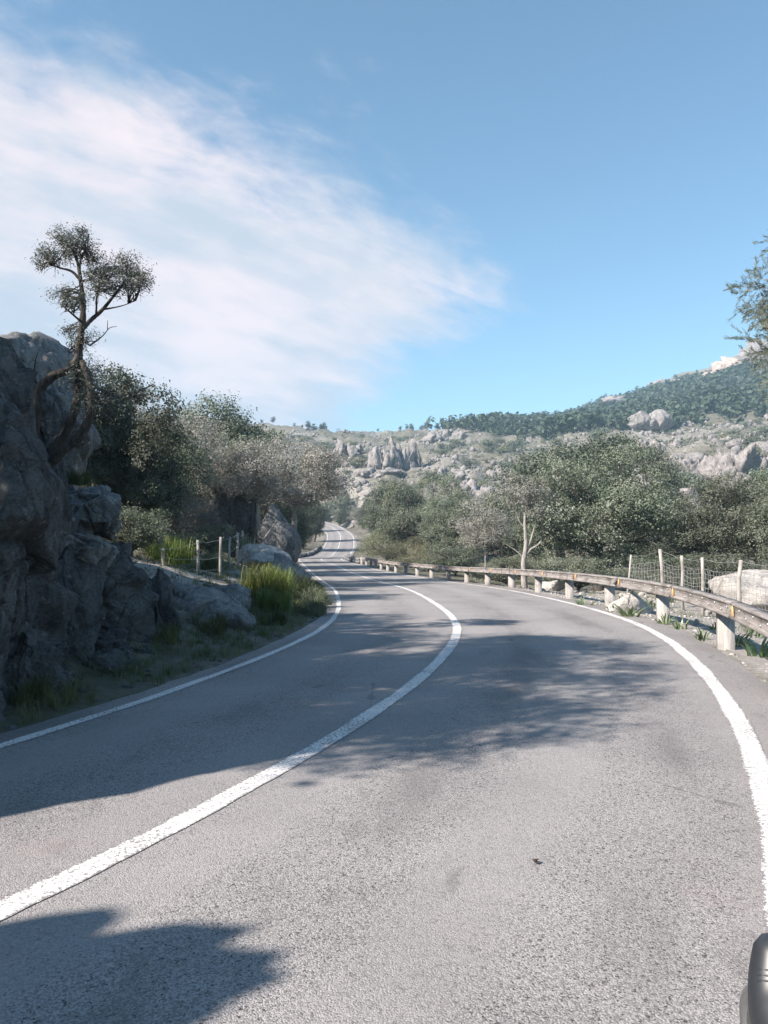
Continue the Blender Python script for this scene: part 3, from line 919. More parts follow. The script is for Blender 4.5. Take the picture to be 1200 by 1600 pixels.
def crown_leaves(blobs, nleaf, size, r, aspect=0.5, spray=9, gap=0.0, up=0.35, shell=0.62):
    """blobs: (cx, cy, cz, rx, ry, rz); sprays of leaves gathered towards the skin of every blob"""
    B = np.asarray(blobs, float)
    vol = (B[:, 3] * B[:, 4] * B[:, 5]) ** (2 / 3)
    ns = max(1, nleaf // spray)
    w_ = np.maximum(1, np.round(vol / vol.sum() * ns)).astype(int)
    idx = np.repeat(np.arange(len(B)), w_)
    n = len(idx)
    D = unit(r.normal(size=(n, 3)))
    D[:, 2] = np.where(D[:, 2] < -0.35, -D[:, 2] * 0.6, D[:, 2]); D = unit(D)
    rad = np.clip(shell + (1 - shell) * r.rand(n) ** 0.7 + 0.10 * r.normal(size=n), 0.15, 1.2)
    lump = 1 + 0.28 * fbm(D * 1.8 + B[idx, :3] * 0.7, 2)
    C = B[idx, :3] + D * (rad * lump)[:, None] * B[idx, 3:]
    if gap:
        keep = fbm(C * (1.1 / B[:, 3].mean()) + 5, 3) > -0.35 + gap
        C, D = C[keep], D[keep]
    n = len(C)
    P = np.repeat(C, spray, 0) + r.normal(size=(n * spray, 3)) * size * 0.95
    N = unit(np.repeat(D, spray, 0) * 0.85 + r.normal(size=(n * spray, 3)) * 0.6 + np.array([0, 0, up]))
    return leaf_quads(P, N, size, r, aspect)

def curve_pts(a, b, r, sag=0.15, n=6):
    a = np.asarray(a, float); b = np.asarray(b, float)
    L = np.linalg.norm(b - a)
    m = (a + b) / 2 + r.normal(size=3) * L * sag * 0.6 + np.array([0, 0, L * sag * 0.5])
    t = np.linspace(0, 1, n)[:, None]
    P = (1 - t) ** 2 * a + 2 * t * (1 - t) * m + t ** 2 * b
    P[1:-1] += r.normal(size=(n - 2, 3)) * L * 0.018
    return P

def limbs(mb, trunk, rad, blobs, r, twigs=4, tr=0.012):
    """a trunk tube, a limb from the trunk to every blob and twigs inside the blob"""
    trunk = np.asarray(trunk, float)
    tp = spline(trunk, n=max(8, len(trunk) * 4)); rr = np.interp(np.linspace(0, 1, len(tp)), np.linspace(0, 1, len(rad)), rad)
    mb.tube(tp, rr * (1 + 0.08 * r.normal(size=len(tp))), 8)
    hi = tp[len(tp) // 3:]; hr = rr[len(tp) // 3:]
    for b in blobs:
        c = np.array(b[:3])
        dd = np.linalg.norm(hi - c, axis=1) + 0.8 * np.clip(hi[:, 2] - c[2] + 0.2, 0, None)
        k = dd.argmin()
        L = np.linalg.norm(hi[k] - c)
        r0 = min(hr[k] * 0.75, 0.02 + 0.035 * L)
        P = curve_pts(hi[k], c, r, 0.18)
        mb.tube(P, np.linspace(r0, max(tr, r0 * 0.3), len(P)), 5)
        for _ in range(twigs):
            e = c + unit(r.normal(size=(1, 3)) + [[0, 0, 0.3]])[0] * np.array(b[3:]) * r.uniform(0.6, 1.0)
            k2 = r.randint(len(P) // 2, len(P))
            mb.tube(curve_pts(P[k2], e, r, 0.12, 4), np.linspace(max(tr, r0 * 0.3), tr * 0.4, 4), 3, cap=False)

def oak_blobs(r, rx, ry, rz, cz, K=26, br=0.40, low=0.5):
    out = []
    for k in range(K):
        d = unit(r.normal(size=(1, 3)))[0]
        if d[2] < 0: d[2] *= low
        f = r.uniform(0.42, 0.86)
        s = br * r.uniform(0.7, 1.25)
        m = min(rx, ry, rz)
        out.append((d[0] * rx * f, d[1] * ry * f, cz + d[2] * rz * f, s * (rx + m) / 2, s * (ry + m) / 2, s * (rz + m) / 2 * 0.85))
    return out

TREES = {}
H = {}
def tree_meshes(key, seed, rx, ry, rz, trunk_h, K, nleaf, leaf, matleaf, matbark, trunk_r=0.14, br=0.40, gap=0.0, aspect=0.5, twigs=3, lean=(0, 0), low=0.5, spray=9, shell=0.62, forks=None):
    r = np.random.RandomState(seed)
    cz = trunk_h + rz * 0.85
    bl = oak_blobs(r, rx, ry, rz, cz, K, br, low)
    mb = MB()
    trunk = [(0, 0, -0.25), (0.05, 0.02, trunk_h * 0.4), (lean[0] * 0.5 + 0.08 * r.normal(), lean[1] * 0.5, trunk_h), (lean[0], lean[1], trunk_h + rz * 0.7)]
    limbs(mb, trunk, [trunk_r * 1.35, trunk_r, trunk_r * 0.8, trunk_r * 0.3], bl, r, twigs)
    tm = mb.mesh('trunk', True); tm.materials.append(M[matbark])
    V, Q = crown_leaves(bl, nleaf, leaf, r, aspect, spray, gap, shell=shell)
    cm = mesh_np('crown', V, Q); cm.materials.append(M[matleaf])
    TREES[key] = (tm, cm)
    H[key] = float(np.sort(V[:, 2])[-200])

def put_tree(key, name, label, cat, x, y, rz=0, s=1.0, group=None, z=None, sz=None):
    if z is None: z = ground(x, y)
    t = thing(name, label, cat, (x, y, z - 0.05), rz, group)
    t.scale = (s, s, sz or s)
    tm, cm = TREES[key]
    link('trunk', tm, None, t); link('crown', cm, None, t)
    return t

def tree_px(key, name, label, cat, px, top, d, ref_h, rz=0, group=None, wid=1.0):
    """a tree standing d metres ahead at column px whose top shows at row top"""
    x = (px - 600) / F * d
    z = ground(x, d)
    ztop = EYE + (HOR - top) / F * d
    s = (ztop - z) / ref_h
    t = put_tree(key, name, label, cat, x, d, rz, s * wid, group, z, s)
    return t

tree_meshes('oakA', 1, 2.6, 2.5, 2.5, 0.6, 40, 56000, 0.085, 'oak', 'bark', 0.17, 0.31, 0.14, low=0.9, twigs=4)
tree_meshes('oakB', 2, 2.3, 2.3, 2.5, 0.5, 36, 50000, 0.085, 'oak', 'bark', 0.15, 0.31, 0.16, lean=(-0.5, 0.2), low=0.9, twigs=4)
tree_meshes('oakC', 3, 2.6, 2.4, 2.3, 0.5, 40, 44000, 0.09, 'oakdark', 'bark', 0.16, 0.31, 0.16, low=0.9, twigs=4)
tree_meshes('oakD', 13, 2.1, 2.1, 2.8, 0.7, 34, 44000, 0.085, 'oak', 'bark', 0.14, 0.31, 0.2, lean=(0.4, 0), low=0.8, twigs=5)
tree_meshes('oliveA', 4, 2.5, 2.2, 1.8, 0.9, 40, 30000, 0.075, 'olive', 'barkpale', 0.12, 0.33, 0.2, 0.34, 16, low=0.8)
tree_meshes('oliveB', 5, 2.2, 2.0, 1.7, 0.5, 36, 26000, 0.075, 'olive', 'barkpale', 0.10, 0.33, 0.2, 0.34, 16, low=0.9)
tree_meshes('oliveC', 14, 2.4, 2.1, 1.35, 1.75, 34, 28000, 0.075, 'olive', 'barkpale', 0.10, 0.33, 0.2, 0.34, 16, low=0.6)
tree_meshes('airy', 6, 1.7, 1.6, 2.1, 1.0, 30, 17000, 0.08, 'olive', 'barkpale', 0.06, 0.32, 0.22, 0.4, 8)
tree_meshes('shrub', 7, 1.6, 1.4, 0.9, 0.05, 30, 22000, 0.055, 'scrub', 'barkpale', 0.05, 0.34, 0.05, 0.3, 3, low=0.8)
tree_meshes('shrubB', 8, 1.6, 1.3, 0.8, 0.05, 28, 18000, 0.06, 'oak', 'bark', 0.05, 0.36, 0.05, 0.4, 3, low=0.8)

# ---- right of the road
for a in [
    ('oakA', 'oak_tree', 'broad grey green oak with a dark leaning trunk behind the guard rail', 'tree', 935, 690, 34, 0.3, 0.98),
    ('oakB', 'oak_tree', 'rounded oak behind the right wire fence', 'tree', 1118, 738, 33, 1.1, 0.98),
    ('oakA', 'oak_tree', 'oak at the right edge of the picture behind the large boulder', 'tree', 1230, 730, 31, 2.4, 1.0),
    ('oakC', 'oak_tree', 'dark oak filling the gap left of the right wire fence', 'tree', 1032, 782, 42, 2.0, 0.95),
    ('oakC', 'oak_tree', 'upper oak rising behind the broad grey green oak', 'tree', 880, 682, 58, 0.8, 1.1),
    ('oakB', 'oak_tree', 'small oak on the slope between crag and broad oak', 'tree', 990, 690, 62, 3.0, 1.0),
    ('airy', 'olive_tree', 'slender grey tree with two thin pale stems behind the guard rail', 'tree', 758, 768, 42, 0.5, 1.05),
    ('oakD', 'oak_tree', 'dark oak behind the slender grey tree', 'tree', 712, 762, 62, 1.6, 1.05),
    ('oakA', 'oak_tree', 'wide green oak left of the slender tree', 'tree', 658, 738, 82, 0.9, 1.0),
    ('oakB', 'oak_tree', 'green oak above the pale roadside bushes', 'tree', 618, 748, 100, 0.2, 1.0),
    ('oakC', 'oak_tree', 'dark oak over the right side of the far road bend', 'tree', 592, 775, 150, 2.2, 0.9),
    ('oliveB', 'olive_tree', 'grey olive just beyond the far road bend', 'tree', 560, 792, 190, 1.2, 1.1),
    ('oakD', 'oak_tree', 'tall narrow oak between the green oak and the slender tree', 'tree', 692, 742, 74, 2.6, 1.0),
    ('oakC', 'oak_tree', 'dark oak filling in behind the bare trunk tree', 'tree', 785, 757, 58, 1.2, 1.1),
    ('oakB', 'oak_tree', 'oak between the bare trunk tree and the broad oak', 'tree', 850, 742, 46, 0.2, 0.78),
    ('oakC', 'oak_tree', 'shadowy oak behind the rounded oak and the edge oak', 'tree', 1180, 745, 42, 1.9, 1.0),
    ('oakA', 'oak_tree', 'far green oak behind the wide green oak', 'tree', 640, 752, 125, 0.1, 1.1),
    ('shrub', 'shrub', 'big pale yellowish bush at the end of the guard rail', 'shrub', 606, 820, 86, 0.3, 1.25),
    ('shrub', 'shrub', 'pale yellowish bush behind the far guard rail', 'shrub', 642, 838, 76, 1.8, 1.2),
    ('shrub', 'shrub', 'low pale bush right of the yellowish bushes', 'shrub', 668, 850, 66, 2.9, 1.2),
    ('shrubB', 'shrub', 'green undergrowth below the dark oak behind the rail', 'shrub', 712, 852, 56, 1.0, 1.3),
    ('shrubB', 'shrub', 'low green bush under the broad oak', 'shrub', 905, 868, 30, 0.4, 1.3),
    ('shrubB', 'shrub', 'low green bush at the foot of the bare trunk tree', 'shrub', 790, 868, 38, 2.1, 1.3),
    ('shrubB', 'shrub', 'dark low bush under the gap oak', 'shrub', 1030, 865, 31, 3.1, 1.3),
    ('shrubB', 'shrub', 'low bush behind the right wire fence', 'shrub', 1110, 862, 27, 1.5, 1.3),
]:
    key, name, lab, cat, px, top, d, rz, wd = a
    tree_px(key, name, lab, cat, px, top, d, H[key], rz, None, wd)
# ---- left of the road
for a in [
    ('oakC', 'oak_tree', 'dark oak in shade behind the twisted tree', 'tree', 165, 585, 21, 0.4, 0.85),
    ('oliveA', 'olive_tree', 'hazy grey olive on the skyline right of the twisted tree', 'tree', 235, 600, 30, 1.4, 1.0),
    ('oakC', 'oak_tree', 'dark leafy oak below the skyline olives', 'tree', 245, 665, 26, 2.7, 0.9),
    ('oakB', 'oak_tree', 'dark green oak on the left skyline', 'tree', 340, 625, 48, 0.9, 1.1),
    ('oliveB', 'olive_tree', 'grey olive in front of the skyline oak', 'tree', 310, 672, 36, 1.9, 1.15),
    ('oliveC', 'olive_tree', 'large pale olive with a bent trunk above the rock pillar', 'tree', 405, 684, 33, 0.2, 1.0),
    ('oliveC', 'olive_tree', 'pale twiggy olive overhanging the rock pillar', 'tree', 458, 684, 39, 2.5, 1.0),
    ('oliveB', 'olive_tree', 'bushy olive behind the left wire fence', 'tree', 268, 742, 23, 0.7, 1.1),
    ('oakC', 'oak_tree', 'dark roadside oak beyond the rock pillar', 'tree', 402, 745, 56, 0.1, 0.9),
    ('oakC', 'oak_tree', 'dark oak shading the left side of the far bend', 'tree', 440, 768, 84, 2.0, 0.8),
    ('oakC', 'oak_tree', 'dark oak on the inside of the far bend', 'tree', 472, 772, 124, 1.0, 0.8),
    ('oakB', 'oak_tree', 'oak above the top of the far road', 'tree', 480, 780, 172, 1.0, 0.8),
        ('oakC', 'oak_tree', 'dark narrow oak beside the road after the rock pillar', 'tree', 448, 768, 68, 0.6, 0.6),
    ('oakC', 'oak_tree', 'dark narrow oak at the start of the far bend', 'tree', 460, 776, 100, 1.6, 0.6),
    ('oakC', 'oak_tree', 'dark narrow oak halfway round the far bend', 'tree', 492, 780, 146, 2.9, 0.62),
    ('oakC', 'oak_tree', 'deep green oak between the twisted tree and the bushy olive', 'tree', 205, 640, 20, 1.0, 0.8),
    ('shrubB', 'shrub', 'dark bush left of the bushy olive behind the cliff', 'shrub', 205, 790, 17.5, 1.7, 1.1),
    ('shrubB', 'shrub', 'dark bush beside the cliff corner below the olive', 'shrub', 232, 815, 20.5, 0.3, 1.0),
    ('shrubB', 'shrub', 'dark bush under the bushy olive', 'shrub', 330, 815, 27, 0.5, 1.1),
    ('oakA', 'oak_tree', 'oak crown behind the left skyline oak', 'tree', 390, 655, 66, 2.5, 1.0),
]:
    key, name, lab, cat, px, top, d, rz, wd = a
    tree_px(key, name, lab, cat, px, top, d, H[key], rz, None, wd)
for k, (x, y, sc_, lab) in enumerate([(-11.5, 205, 1.15, 'dark oak right where the far road slips out of sight'), (-15.5, 213, 1.3, 'dark oak closing the view at the end of the far road'),
                                      (-8.0, 208, 1.2, 'oak right of the end of the far road'), (-20, 224, 1.5, 'oak behind the end of the far road on the left'),
                                      (-4.0, 196, 1.1, 'oak on the slope right of the far bend'), (-12, 226, 1.5, 'tall oak behind the trees ending the far road')]):
    put_tree(['oakC', 'oakB', 'oakC', 'oakC', 'oakD', 'oakA'][k], 'oak_tree', lab, 'tree', x, y, k * 1.1, sc_)
# trees on the cliff beside the camera, which throw the shade over the road
put_tree('oakA', 'oak_tree', 'oak on the cliff top beside the camera', 'tree', -8.6, 3.6, 0.5, 1.15, None, 3.7)
put_tree('oakB', 'oak_tree', 'oak further along the cliff top', 'tree', -8.6, 5.9, 1.5, 1.15, None, 4.6)
put_tree('oakA', 'oak_tree', 'unseen oak added on the cliff top to shade the slab and twisted tree', 'tree', -10.6, 9.1, 2.2, 1.05, None, 4.6)  # out of view, added to keep sun off the slab behind the twisted tree
put_tree('oakC', 'oak_tree', 'oak on the bank behind the camera', 'tree', -12.5, -3.0, 1.5, 1.0, None, 3.0)

# ---- the twisted tree on the cliff
def twisted():
    d = 11.6
    r = np.random.RandomState(77)
    base = at(66, 742, d)
    t = thing('twisted_tree', 'twisted dark tree with forked trunk growing out of the left cliff', 'tree', tuple(base))
    A = lambda px, py, o=0.0: at(px, py, d + o) - base
    mb = MB()
    nodes = []
    def limb(pts, r0, r1, sides=8):
        P = spline(np.array(pts), n=len(pts) * 6)
        nodes.append(P)
        mb.tube(P, 0.78 * np.linspace(r0, r1, len(P)) * (1 + 0.06 * r.normal(size=len(P))), sides)
        return P
    limb([A(70, 760), A(62, 730), A(52, 690), A(55, 645), A(60, 612), A(82, 588), A(108, 577), A(122, 560)], 0.15, 0.075)
    limb([A(68, 735), A(80, 705, .1), A(100, 680, .1), A(117, 640, .1), A(124, 600, .1), A(122, 560)], 0.10, 0.07)
    limb([A(70, 735), A(100, 702, -.1), A(128, 678, -.1), A(142, 640, -.15), A(140, 600, -.1), A(128, 565)], 0.11, 0.06)
    limb([A(122, 565), A(124, 540), A(128, 512), A(130, 480), A(127, 445), A(121, 410), A(112, 385)], 0.085, 0.018)
    limb([A(128, 440), A(112, 424), A(92, 418), A(72, 408)], 0.035, 0.01, 6)
    limb([A(124, 425), A(128, 400), A(142, 382)], 0.025, 0.008, 5)
    limb([A(130, 512), A(142, 500, .2), A(160, 484, .3), A(178, 462, .3), A(196, 440, .3), A(215, 425, .3)], 0.05, 0.012, 6)
    limb([A(150, 492, .2), A(152, 460, .1), A(160, 430, .1)], 0.025, 0.008, 5)
    limb([A(160, 484, .3), A(190, 478, .3), A(212, 470, .3)], 0.02, 0.006, 5)
    limb([A(130, 505), A(112, 490, -.2), A(95, 475, -.3)], 0.028, 0.008, 5)
    limb([A(140, 540), A(160, 525, .2), A(172, 512, .3), A(182, 510, .3)], 0.02, 0.005, 5)
    limb([A(168, 515, .3), A(168, 500, .3)], 0.009, 0.004, 4)
    limb([A(140, 600, -.1), A(165, 612, .1), A(190, 622, .2), A(215, 612, .3), A(240, 600, .3)], 0.035, 0.008, 5)
    limb([A(60, 612), A(54, 585), A(56, 560), A(62, 545)], 0.03, 0.006, 5)
    limb([A(108, 577), A(106, 560), A(112, 542)], 0.012, 0.005, 4)
    puffs = [  # px, py, radius px (w, h)
        (82, 408, 22, 22), (72, 398, 16, 16), (96, 372, 22, 18), (118, 384, 26, 20), (136, 394, 18, 20), (108, 398, 22, 18),
        (160, 425, 24, 20), (185, 428, 28, 22), (208, 428, 28, 24), (218, 448, 20, 18), (178, 452, 28, 20), (196, 408, 18, 14), (152, 455, 15, 22),
        (148, 408, 16, 16), (142, 432, 14, 16), (168, 442, 20, 18), (200, 446, 20, 16), (122, 402, 18, 16), (60, 412, 10, 14), (128, 362, 12, 10), (228, 440, 12, 14),
        (92, 468, 18, 14), (112, 478, 20, 18), (104, 458, 16, 12), (128, 470, 10, 14),
        (108, 520, 14, 12), (130, 530, 24, 18), (118, 545, 16, 14), (135, 585, 26, 30), (118, 600, 20, 24), (150, 610, 24, 26), (140, 640, 28, 26), (175, 640, 30, 24), (205, 620, 26, 20)]
    bl = []
    for px, py, a, b in puffs:
        c = A(px, py, r.uniform(-.35, .35))
        bl.append((*c, 1.22 * a / F * d, (a + b) / 2 / F * d * 1.4, 1.22 * b / F * d))
    NP = np.vstack(nodes)
    for b in bl:
        c = np.array(b[:3])
        for _ in range(4):
            near = NP[np.argsort(np.linalg.norm(NP - c, axis=1))[r.randint(0, 6)]]
            m_ = c + r.normal(size=3) * np.array(b[3:]) * 0.3
            P = curve_pts(near, m_, r, 0.2, 6)
            mb.tube(P, np.linspace(0.011, 0.005, 6), 4, cap=False)
            for _ in range(5):
                e = c + unit(r.normal(size=(1, 3)))[0] * np.array(b[3:]) * r.uniform(.6, 1.05)
                mb.tube(curve_pts(P[r.randint(2, 6)], e, r, 0.15, 4), np.linspace(0.005, 0.002, 4), 3, cap=False)
    link('trunk', mb.mesh('trunk', True), M['bark'], t)
    V, Q = crown_leaves(bl, 23000, 0.034, r, 0.42, 5, 0.22, 0.3, 0.1)
    link('crown', mesh_np('crown', V, Q), M['juniper'], t)
twisted()

# ---- feathery tree leaning into the picture on the right
def feathery():
    r = np.random.RandomState(99)
    x, y = 10.75, 19.0
    z = ground(x, y)
    t = thing('feathery_tree', 'feathery grey green tree hanging in at the right edge', 'tree', (x, y, z))
    mb = MB()
    limbs(mb, [(0, 0, -.2), (0.2, 0.2, 2), (0.1, 0.3, 5), (0.2, 0.2, 10.6)], [0.2, 0.16, 0.11, 0.03], [], r)
    P_, N_ = [], []
    tw = MB()
    for k in range(84):
        h = r.uniform(6.3, 10.7); a = r.uniform(0, 2 * PI)
        L = np.interp(h, [6.3, 7.6, 9.0, 10.7], [1.2, 1.9, 1.9, 0.7]) * r.uniform(0.75, 1.1)
        s = np.array([0.15, 0.25, h - 0.5]); e = s + np.array([math.cos(a) * L, math.sin(a) * L, r.uniform(-0.1, 0.6)])
        P = curve_pts(s, e, r, 0.2, 8)
        mb.tube(P, np.linspace(0.022, 0.004, 8), 4, cap=False)
        for q in range(26):
            t_ = r.uniform(0.25, 1.0)
            c = np.array([np.interp(t_, np.linspace(0, 1, 8), P[:, i]) for i in range(3)])
            dd = unit((e - s)[None] * 0.25 + r.normal(size=(1, 3)) * 0.6 + [[0, 0, -0.1]])[0]
            l = r.uniform(0.25, 0.5)
            tw.tube([c, c + dd * l * 0.5, c + dd * l + [0, 0, -0.05]], [0.004, 0.003, 0.002], 3, cap=False)
            for _ in range(26):
                P_.append(c + dd * l * r.uniform(0.2, 1.0) + r.normal(size=3) * 0.015); N_.append(dd)
    link('trunk', mb.mesh('trunk', True), M['barkpale'], t)
    P_ = np.array(P_); D = unit(np.array(N_) + r.normal(size=(len(P_), 3)) * 0.45)
    side = unit(np.cross(D, r.normal(size=D.shape)))
    L = r.uniform(0.05, 0.12, len(P_))[:, None]; wd = 0.008
    V = np.stack([P_ - side * wd, P_ + side * wd, P_ + D * L + side * wd * 0.3, P_ + D * L - side * wd * 0.3], 1).reshape(-1, 3)
    tw.add(V, np.arange(len(V)).reshape(-1, 4))
    link('crown', tw.mesh('crown'), M['feather'], t)
feathery()

# ---- pale bare-trunk tree behind the rail
def bare_tree():
    r = np.random.RandomState(123)
    d = 33.0
    x = (820 - 600) / F * d; z = ground(x, d); base = np.array([x, d, z])
    t = thing('bare_trunk_tree', 'tree with a pale bare forked trunk behind the guard rail', 'tree', tuple(base))
    A = lambda px, py, o=0.0: at(px, py, d + o) - base
    mb = MB()
    def limb(pts, r0, r1, s=7):
        P = spline(np.array(pts), n=len(pts) * 5); mb.tube(P, np.linspace(r0, r1, len(P)), s)
    limb([np.array([0, 0, -.2]), A(818, 880), A(820, 865), A(822, 850), A(821, 835), A(820, 815), A(822, 795)], 0.15, 0.05)
    limb([A(821, 868), A(830, 858), A(840, 852), A(846, 845)], 0.07, 0.03)
    limb([A(821, 860), A(828, 848), A(832, 835), A(836, 820)], 0.06, 0.02)
    limb([A(818, 872), A(808, 862), A(798, 855), A(790, 850)], 0.04, 0.01)
    limb([A(820, 825), A(812, 815), A(806, 800)], 0.035, 0.012)
    bl = [(*A(px, py, r.uniform(-.8, .8)), a / F * d, a / F * d, b / F * d) for px, py, a, b in
          [(812, 790, 22, 16), (838, 800, 20, 15), (825, 772, 24, 16), (800, 772, 18, 14), (848, 780, 20, 16), (838, 758, 18, 12), (850, 828, 16, 12), (806, 752, 14, 10)]]
    for b in bl:
        for _ in range(10):
            e = np.array(b[:3]) + unit(r.normal(size=(1, 3)))[0] * np.array(b[3:])
            mb.tube(curve_pts(np.array(b[:3]) - [0, 0, b[5]], e, r, .15, 4), np.linspace(.02, .006, 4), 3, cap=False)
    link('trunk', mb.mesh('trunk', True), M['barkpale'], t)
    V, Q = crown_leaves(bl, 9000, 0.085, r, 0.45, 7, 0.2)
    link('crown', mesh_np('crown', V, Q), M['olive'], t)
bare_tree()

# ---- scrub and woods on the hills
def bush_mesh(seed, n, size, matname, zs=0.75, blobs=6):
    r = np.random.RandomState(seed)
    bl = [(*(r.normal(size=2) * 0.45), 0.35 + 0.25 * r.rand(), .55, .55, .5 * zs) for _ in range(blobs)]
    V, Q = crown_leaves(bl, n, size, r, 0.6, 6, 0.0, shell=0.6)
    me = mesh_np('bush', V, Q); me.materials.append(M[matname])
    return me
bushes = [bush_mesh(500 + k, 900, 0.17, ['oak', 'oakdark', 'oak', 'scrub'][k]) for k in range(4)]
r = np.random.RandomState(31)
cand = []
for _ in range(9500):
    y = 85 + 330 * r.rand() ** 1.1; px = r.uniform(440, 1280)
    cand.append(((px - 600) / F * y, y))
cand = np.array(cand)
z, a, b_ = terrain_z(cand[:, 0], cand[:, 1])
msk = fbm(np.stack([cand[:, 0] + 300, cand[:, 1], 0 * z], 1) * 0.025, 3) + 0.15 * r.normal(size=len(z))
ok = (np.maximum(a, b_) > 7) & (msk > -0.03)
cand = np.column_stack([cand, z])[ok]
for n, c in enumerate(cand[:230]):
    s = r.uniform(0.7, 2.3) * (1.3 if c[1] > 250 else 1)
    o = link('hillside_bush', bushes[n % 4], None, None, tuple(c), (0, 0, r.uniform(0, 6)), (s * 1.2, s, s))
    tag(o, 'dark scrub bush dotted on the rocky hillside', 'bush', 'scrub bushes on the hillside')
rest = cand[230:]
def wood(name, label, pts, hts, nq, matname, seed, slim=0.33):
    r = np.random.RandomState(seed)
    n = len(pts)
    D = unit(r.normal(size=(n * nq, 3)))
    f = r.uniform(0.5, 1.0, n * nq)
    h = np.repeat(hts, nq)
    C = np.repeat(pts, nq, 0) + np.stack([D[:, 0] * f * h * slim, D[:, 1] * f * h * slim, h * 0.55 + D[:, 2] * f * h * 0.45], 1)
    N = unit(D + r.normal(size=D.shape) * 0.5 + [0, 0, .3])
    V, Q = leaf_quads(C, N, h * 0.30, r, 0.7)
    return tag(link(name, mesh_np(name, V, Q), M[matname]), label, 'wood' if 'wood' in name else 'scrub', kind='stuff')
wood('scrub', 'dark low scrub covering the rocky hillside', rest, r.uniform(0.6, 1.8, len(rest)), 26, 'oakdark', 4, 0.7)
# forest on the right ridge and along the skyline
def forest_pts(N, seed):
    r = np.random.RandomState(seed)
    out = []
    px = r.uniform(760, 1420, N)
    y = 330 + 460 * r.rand(N)
    x = (px - 600) / F * y
    z, _, _ = terrain_z(x, y)
    row = HOR - (z - EYE) / y * F
    low = np.interp(px, [760, 860, 950, 1050, 1130, 1200, 1420], [672, 690, 672, 655, 650, 640, 600])
    low = low + 10 * r.normal(size=N)
    clear = fbm(np.stack([x, y, 0 * x], 1) * 0.012, 3)
    top_ = np.interp(px, [760, 860, 960, 1050, 1130, 1200, 1420], [660, 655, 634, 606, 584, 570, 500])
    k = (row < low) & (clear > -0.28) & (row > top_ - np.where(px < 950, 30, 0) + 4 * r.normal(size=N))
    return np.column_stack([x, y, z])[k]
fp = forest_pts(7500, 5)
rr_ = np.random.RandomState(15)
y_ = rr_.uniform(390, 640, 900); px_ = rr_.uniform(560, 860, 900); x_ = (px_ - 600) / F * y_
z_, _, _ = terrain_z(x_, y_)
row_ = HOR - (z_ - EYE) / y_ * F
k_ = row_ < np.interp(px_, [560, 650, 700, 860], [668, 668, 673, 684]) + 3 * rr_.normal(size=900)
k_ &= (rr_.rand(900) < np.interp(px_, [560, 640, 680, 860], [0.15, 0.4, 1, 1]))
fp = np.vstack([fp, np.column_stack([x_, y_, z_])[k_]])
r = np.random.RandomState(6)
wood('pine_wood', 'dark pine wood clothing the right hand ridge', fp, r.uniform(4.5, 9.5, len(fp)), 26, 'pine', 7)
fx = []
r = np.random.RandomState(8)
pine_me = []
for k in range(3):
    rr = np.random.RandomState(60 + k)
    mb = MB(); mb.tube([(0, 0, -.5), (0.1, 0, 3), (0, 0, 6.5)], [.2, .15, .05], 6)
    tm = mb.mesh('trunk', True); tm.materials.append(M['bark'])
    bl = [(rr.normal() * 1.0, rr.normal() * 1.0, 0.6 + 5.2 * rr.rand() ** 1.3, 1.3, 1.3, 1.0) for _ in range(16)]
    V, Q = crown_leaves(bl, 2400, 0.38, rr, 0.6, 6)
    cm = mesh_np('crown', V, Q); cm.materials.append(M['pine']); pine_me.append((tm, cm))
n = 0
for px in np.concatenate([r.uniform(655, 845, 24), r.uniform(405, 650, 12)]):
    px = px + r.uniform(-4, 4)
    ds = np.linspace(300, 760, 120); x = (px - 600) / F * ds
    z, _, _ = terrain_z(x, ds)
    k = ((z - EYE) / ds).argmax()
    s = r.uniform(0.5, 1.1) * (1.0 if px > 650 else 0.7)
    t = thing('ridge_pine', 'pine standing on the skyline of the central hill', 'tree', (x[k], ds[k], z[k] - .3), r.uniform(0, 6), 'pines along the skyline')
    t.scale = (s, s, s)
    link('trunk', pine_me[n % 3][0], None, t); link('crown', pine_me[n % 3][1], None, t)
    n += 1

# ------------------------------------------------------------------ grasses and plants
def blades(nb, h, spread, r, wd=0.012, droop=0.6, seg=4, stiff=False, wild=False):
    a = r.uniform(0, 2 * PI, nb); rad = spread * 0.35 * np.sqrt(r.rand(nb))
    base = np.stack([np.cos(a) * rad, np.sin(a) * rad, np.zeros(nb)], 1)
    out = a + r.normal(size=nb) * 0.5
    hh = h * r.uniform(0.55, 1.1, nb); lean = spread * r.uniform(0.2, 1.0, nb)
    if wild:                      # several stools grown into one another, blades of every length
        st = r.normal(size=(7, 2)) * spread * 0.28; w_ = r.randint(0, 7, nb)
        base[:, :2] = st[w_] + r.normal(size=(nb, 2)) * spread * 0.09
        out = r.uniform(0, 2 * PI, nb); hs = r.uniform(0.6, 1.05, 7)[w_]
        hh = h * hs * r.uniform(0.35, 1.1, nb); lean = spread * 0.75 * r.rand(nb) ** 1.3
    V = np.empty((nb, seg + 1, 2, 3))
    for k in range(seg + 1):
        t = k / seg
        c = base + np.stack([np.cos(out) * lean * t ** 1.6, np.sin(out) * lean * t ** 1.6, hh * (t - droop * 0.45 * t ** 3)], 1)
        wv = wd * (1 - t ** 2.2) * r.uniform(0.7, 1.2, nb) if not stiff else wd * (1 - t) ** 0.6
        sd = np.stack([-np.sin(out), np.cos(out), 0 * out], 1)
        wv = np.asarray(wv) * np.ones(nb)
        V[:, k, 0] = c - sd * wv[:, None] / 2; V[:, k, 1] = c + sd * wv[:, None] / 2
    Q = []
    b0 = np.arange(nb)[:, None] * (seg + 1) * 2
    k = np.arange(seg)[None] * 2
    i = b0 + k
    Q = np.stack([i, i + 1, i + 3, i + 2], -1).reshape(-1, 4)
    return V.reshape(-1, 3), Q
r = np.random.RandomState(44)
